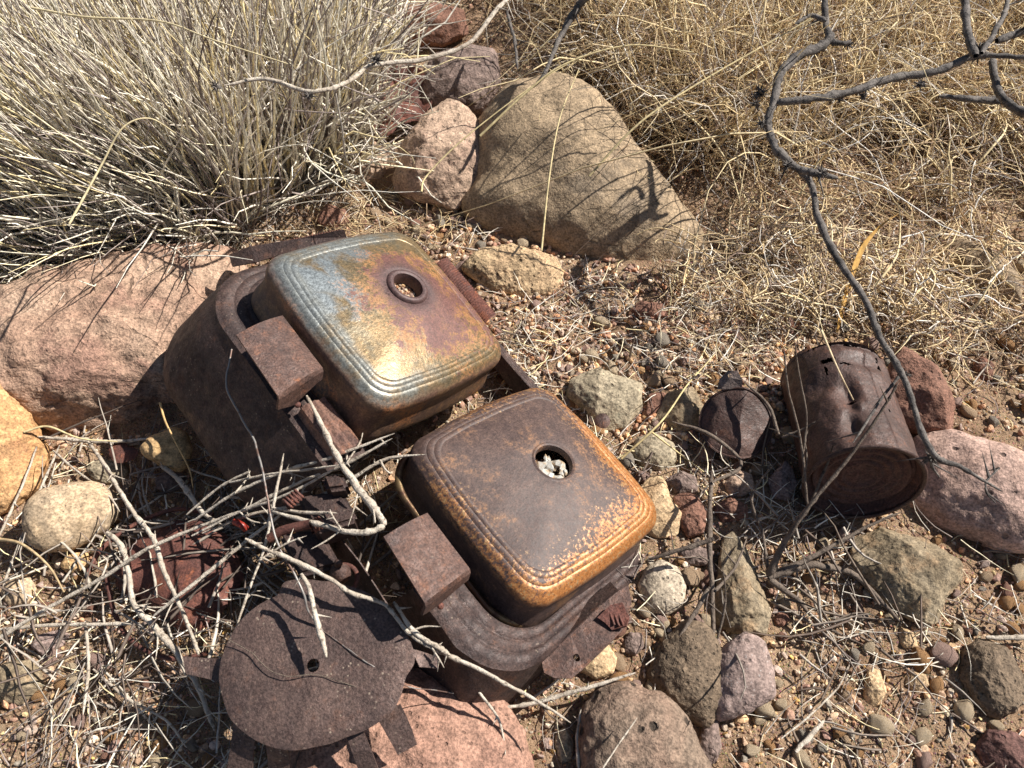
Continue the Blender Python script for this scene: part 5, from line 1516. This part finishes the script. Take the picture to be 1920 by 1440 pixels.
MARKS = [("the large tin can", 1590, 800), ("the flat can lid", 1384, 792), ("the large pale pink cobble", 1830, 920), ("the flat olive brown slab", 1700, 1075), ("the wedge-shaped stone", 1390, 1110),
         ("the dark egg-shaped stone", 1290, 1265), ("the mauve grey stone", 1420, 1265), ("the white oval cobble", 1240, 1102), ("the dark porous stone", 1860, 1270), ("the maroon corner stone", 1880, 1410),
         ("the upright knobbly pebble", 1640, 1295), ("the dead shrub's root", 1450, 1070), ("the pale green grey stone", 1133, 750), ("the speckled cobble", 1225, 848), ("the flat dull olive stone", 1275, 770),
         ("the rough red brown rock", 1725, 740), ("the orange leaf blade", 1625, 520), ("the pitted cream stone", 960, 505), ("the kite-shaped rock", 830, 290), ("the upper cover's far corner", 765, 435),
         ("the beige oval cobble", 135, 970), ("the thick forked branch", 250, 1130), ("the olive corner stone", 45, 1280), ("the round plate's left tab", 370, 1248), ("the long pale stone in the straw", 1655, 522),
         ("the tan stone at the right edge", 1840, 515), ("the low dark red stone", 1215, 585), ("the flange", 1100, 1180), ("the small round red pebble", 1467, 1160), ("the porous bottom stone", 1200, 1380),
         ("the cream yellow stone", 1240, 950), ("the short grey stick on the right", 1890, 1195), ("the wood stub", 1515, 1380), ("the branched upright stick", 1335, 1100), ("the largest boulder", 1130, 330), ("the small red rock", 622, 405)]
usedl = set()
for (x0, y0, x1, y1), n in AREAS:
    got = 0; tries = 0
    while got < n and tries < 2500:
        tries += 1
        x, y = r.uniform(x0, x1), r.uniform(y0, y1)
        A1 = np.array([x]); B1 = np.array([y])
        if inside(HOUSE_POLY, A1, B1)[0] or any(inside(p, A1, B1)[0] for p in STONE_POLYS): continue
        pi_ = [0, 2, 5, 4, 0, 2, 5, 1, 3, 4, 2][r.randint(11)] * 3 + r.randint(3); nm, me = PEB[pi_]
        s = r.uniform(0.0045, 0.0085) if r.rand() < .8 else r.uniform(0.0085, 0.0125)
        mk = min(MARKS, key=lambda m: (m[1] - x) ** 2 + (m[2] - y) ** 2); dx, dy = x - mk[1], y - mk[2]
        a = math.degrees(math.atan2(-dy, dx)) % 360
        where = ["right of", "above and right of", "above", "above and left of", "left of", "below and left of", "below", "below and right of"][int(((a + 22.5) % 360) // 45)]
        lab = "%s %s%s pebble %s %s" % ("tiny" if s < 0.0065 else ("small" if s < 0.0085 else "medium"), ["smooth ", "chipped ", "angular "][pi_ % 3], nm, where, mk[0])
        if lab in usedl: continue
        usedl.add(lab)
        o = bpy.data.objects.new("pebble", me); COL.objects.link(o)
        p = P(x, y, 0)
        z = float(gz(p[0], p[1])[0])
        o.location = (p[0], p[1], z + s * 0.30); o.scale = (s, s * r.uniform(.8, 1.1), s)
        o.rotation_euler = (r.uniform(-.4, .4), r.uniform(-.4, .4), r.uniform(0, 6.28))
        tag(o, lab, "pebble", "pebbles scattered on the gravel")
        got += 1

# straw litter and twig litter lying about
def litter(name, n, L, rad, P_, label, seed, box=None, lift=0.006, up=0.12, curl=0.25, K=6):
    r = np.random.RandomState(seed)
    px, w_ = scatter_px(n, r, *(box or ()), off=1.12)
    n = len(w_)
    w_[:, 2] += r.rand(n) * lift + 0.001
    d = r.randn(n, 3); d[:, 2] = np.abs(d[:, 2]) * up
    o = strands(name, w_, d, L * r.uniform(.25, 1, n), K, rad * r.uniform(.5, 1.4, n), pal(n, r, P_), curl, r.rand(n) * .2, STRAW, seed, wav=0.02)
    tag(o, label, kind="stuff"); return o


litter("straw_litter", 3600, 0.045, 0.0005, GRAYP, "short bits of grey and yellow straw strewn over the gravel", 41)
litter("straw_litter", 600, 0.075, 0.0007, GRAYP, "pale straw lying thick in the lower left corner", 42, (-300, 640, 820, 1700), lift=0.014)
litter("straw_litter", 220, 0.06, 0.0006, GRAYP, "loose straw and thin twigs around the dead shrub", 43, (1180, 1800, 880, 1260), lift=0.014)
litter("straw_litter", 1300, 0.07, 0.0005, BROWNP, "fine golden straw matted below the brush on the right", 44, (1250, 2200, 380, 720), lift=0.016, up=0.3)
litter("straw_litter", 900, 0.05, 0.0005, BROWNP, "fine straw caught between the rocks at the top", 45, (560, 1000, 250, 480), lift=0.01)
DK = np.array([(0.16, 0.12, 0.09), (0.25, 0.2, 0.16), (0.36, 0.31, 0.26), (0.12, 0.085, 0.065)])
litter("twig_litter", 900, 0.07, 0.0012, DK, "short broken grey brown twigs scattered over the ground", 46, lift=0.008, curl=0.15)
litter("twig_litter", 80, 0.10, 0.0012, DK, "thin broken twigs tangled round the dead shrub", 47, (1200, 1760, 880, 1240), lift=0.02, curl=0.15)
litter("twig_litter", 260, 0.12, 0.0013, np.array([(0.5, 0.44, 0.36), (0.34, 0.29, 0.24), (0.16, 0.12, 0.095), (0.1, 0.075, 0.06)]), "thin grey twigs under the bundle, lower left", 48, (0, 700, 830, 1300), lift=0.03, curl=0.15)
litter("straw_litter", 1500, 0.05, 0.0006, GRAYP, "pale straw caught in the gravel between housing and shrub", 49, (950, 1560, 420, 1000), lift=0.01)
# flat seed husks and leaf bits
r = np.random.RandomState(90)
px, w_ = scatter_px(2500, r)
w_[:, 2] += 0.002
hp = np.array([(0.55, 0.42, 0.22), (0.5, 0.30, 0.10), (0.6, 0.5, 0.33)])
o = link("seed_husks", gravel_mesh("seed_husks", w_, r.uniform(0.001, 0.0028, len(w_)), pal(len(w_), r, hp), 1, GRIT, 12, flatz=0.3)); tag(o, "small yellow husks and leaf bits on the ground", kind="stuff")
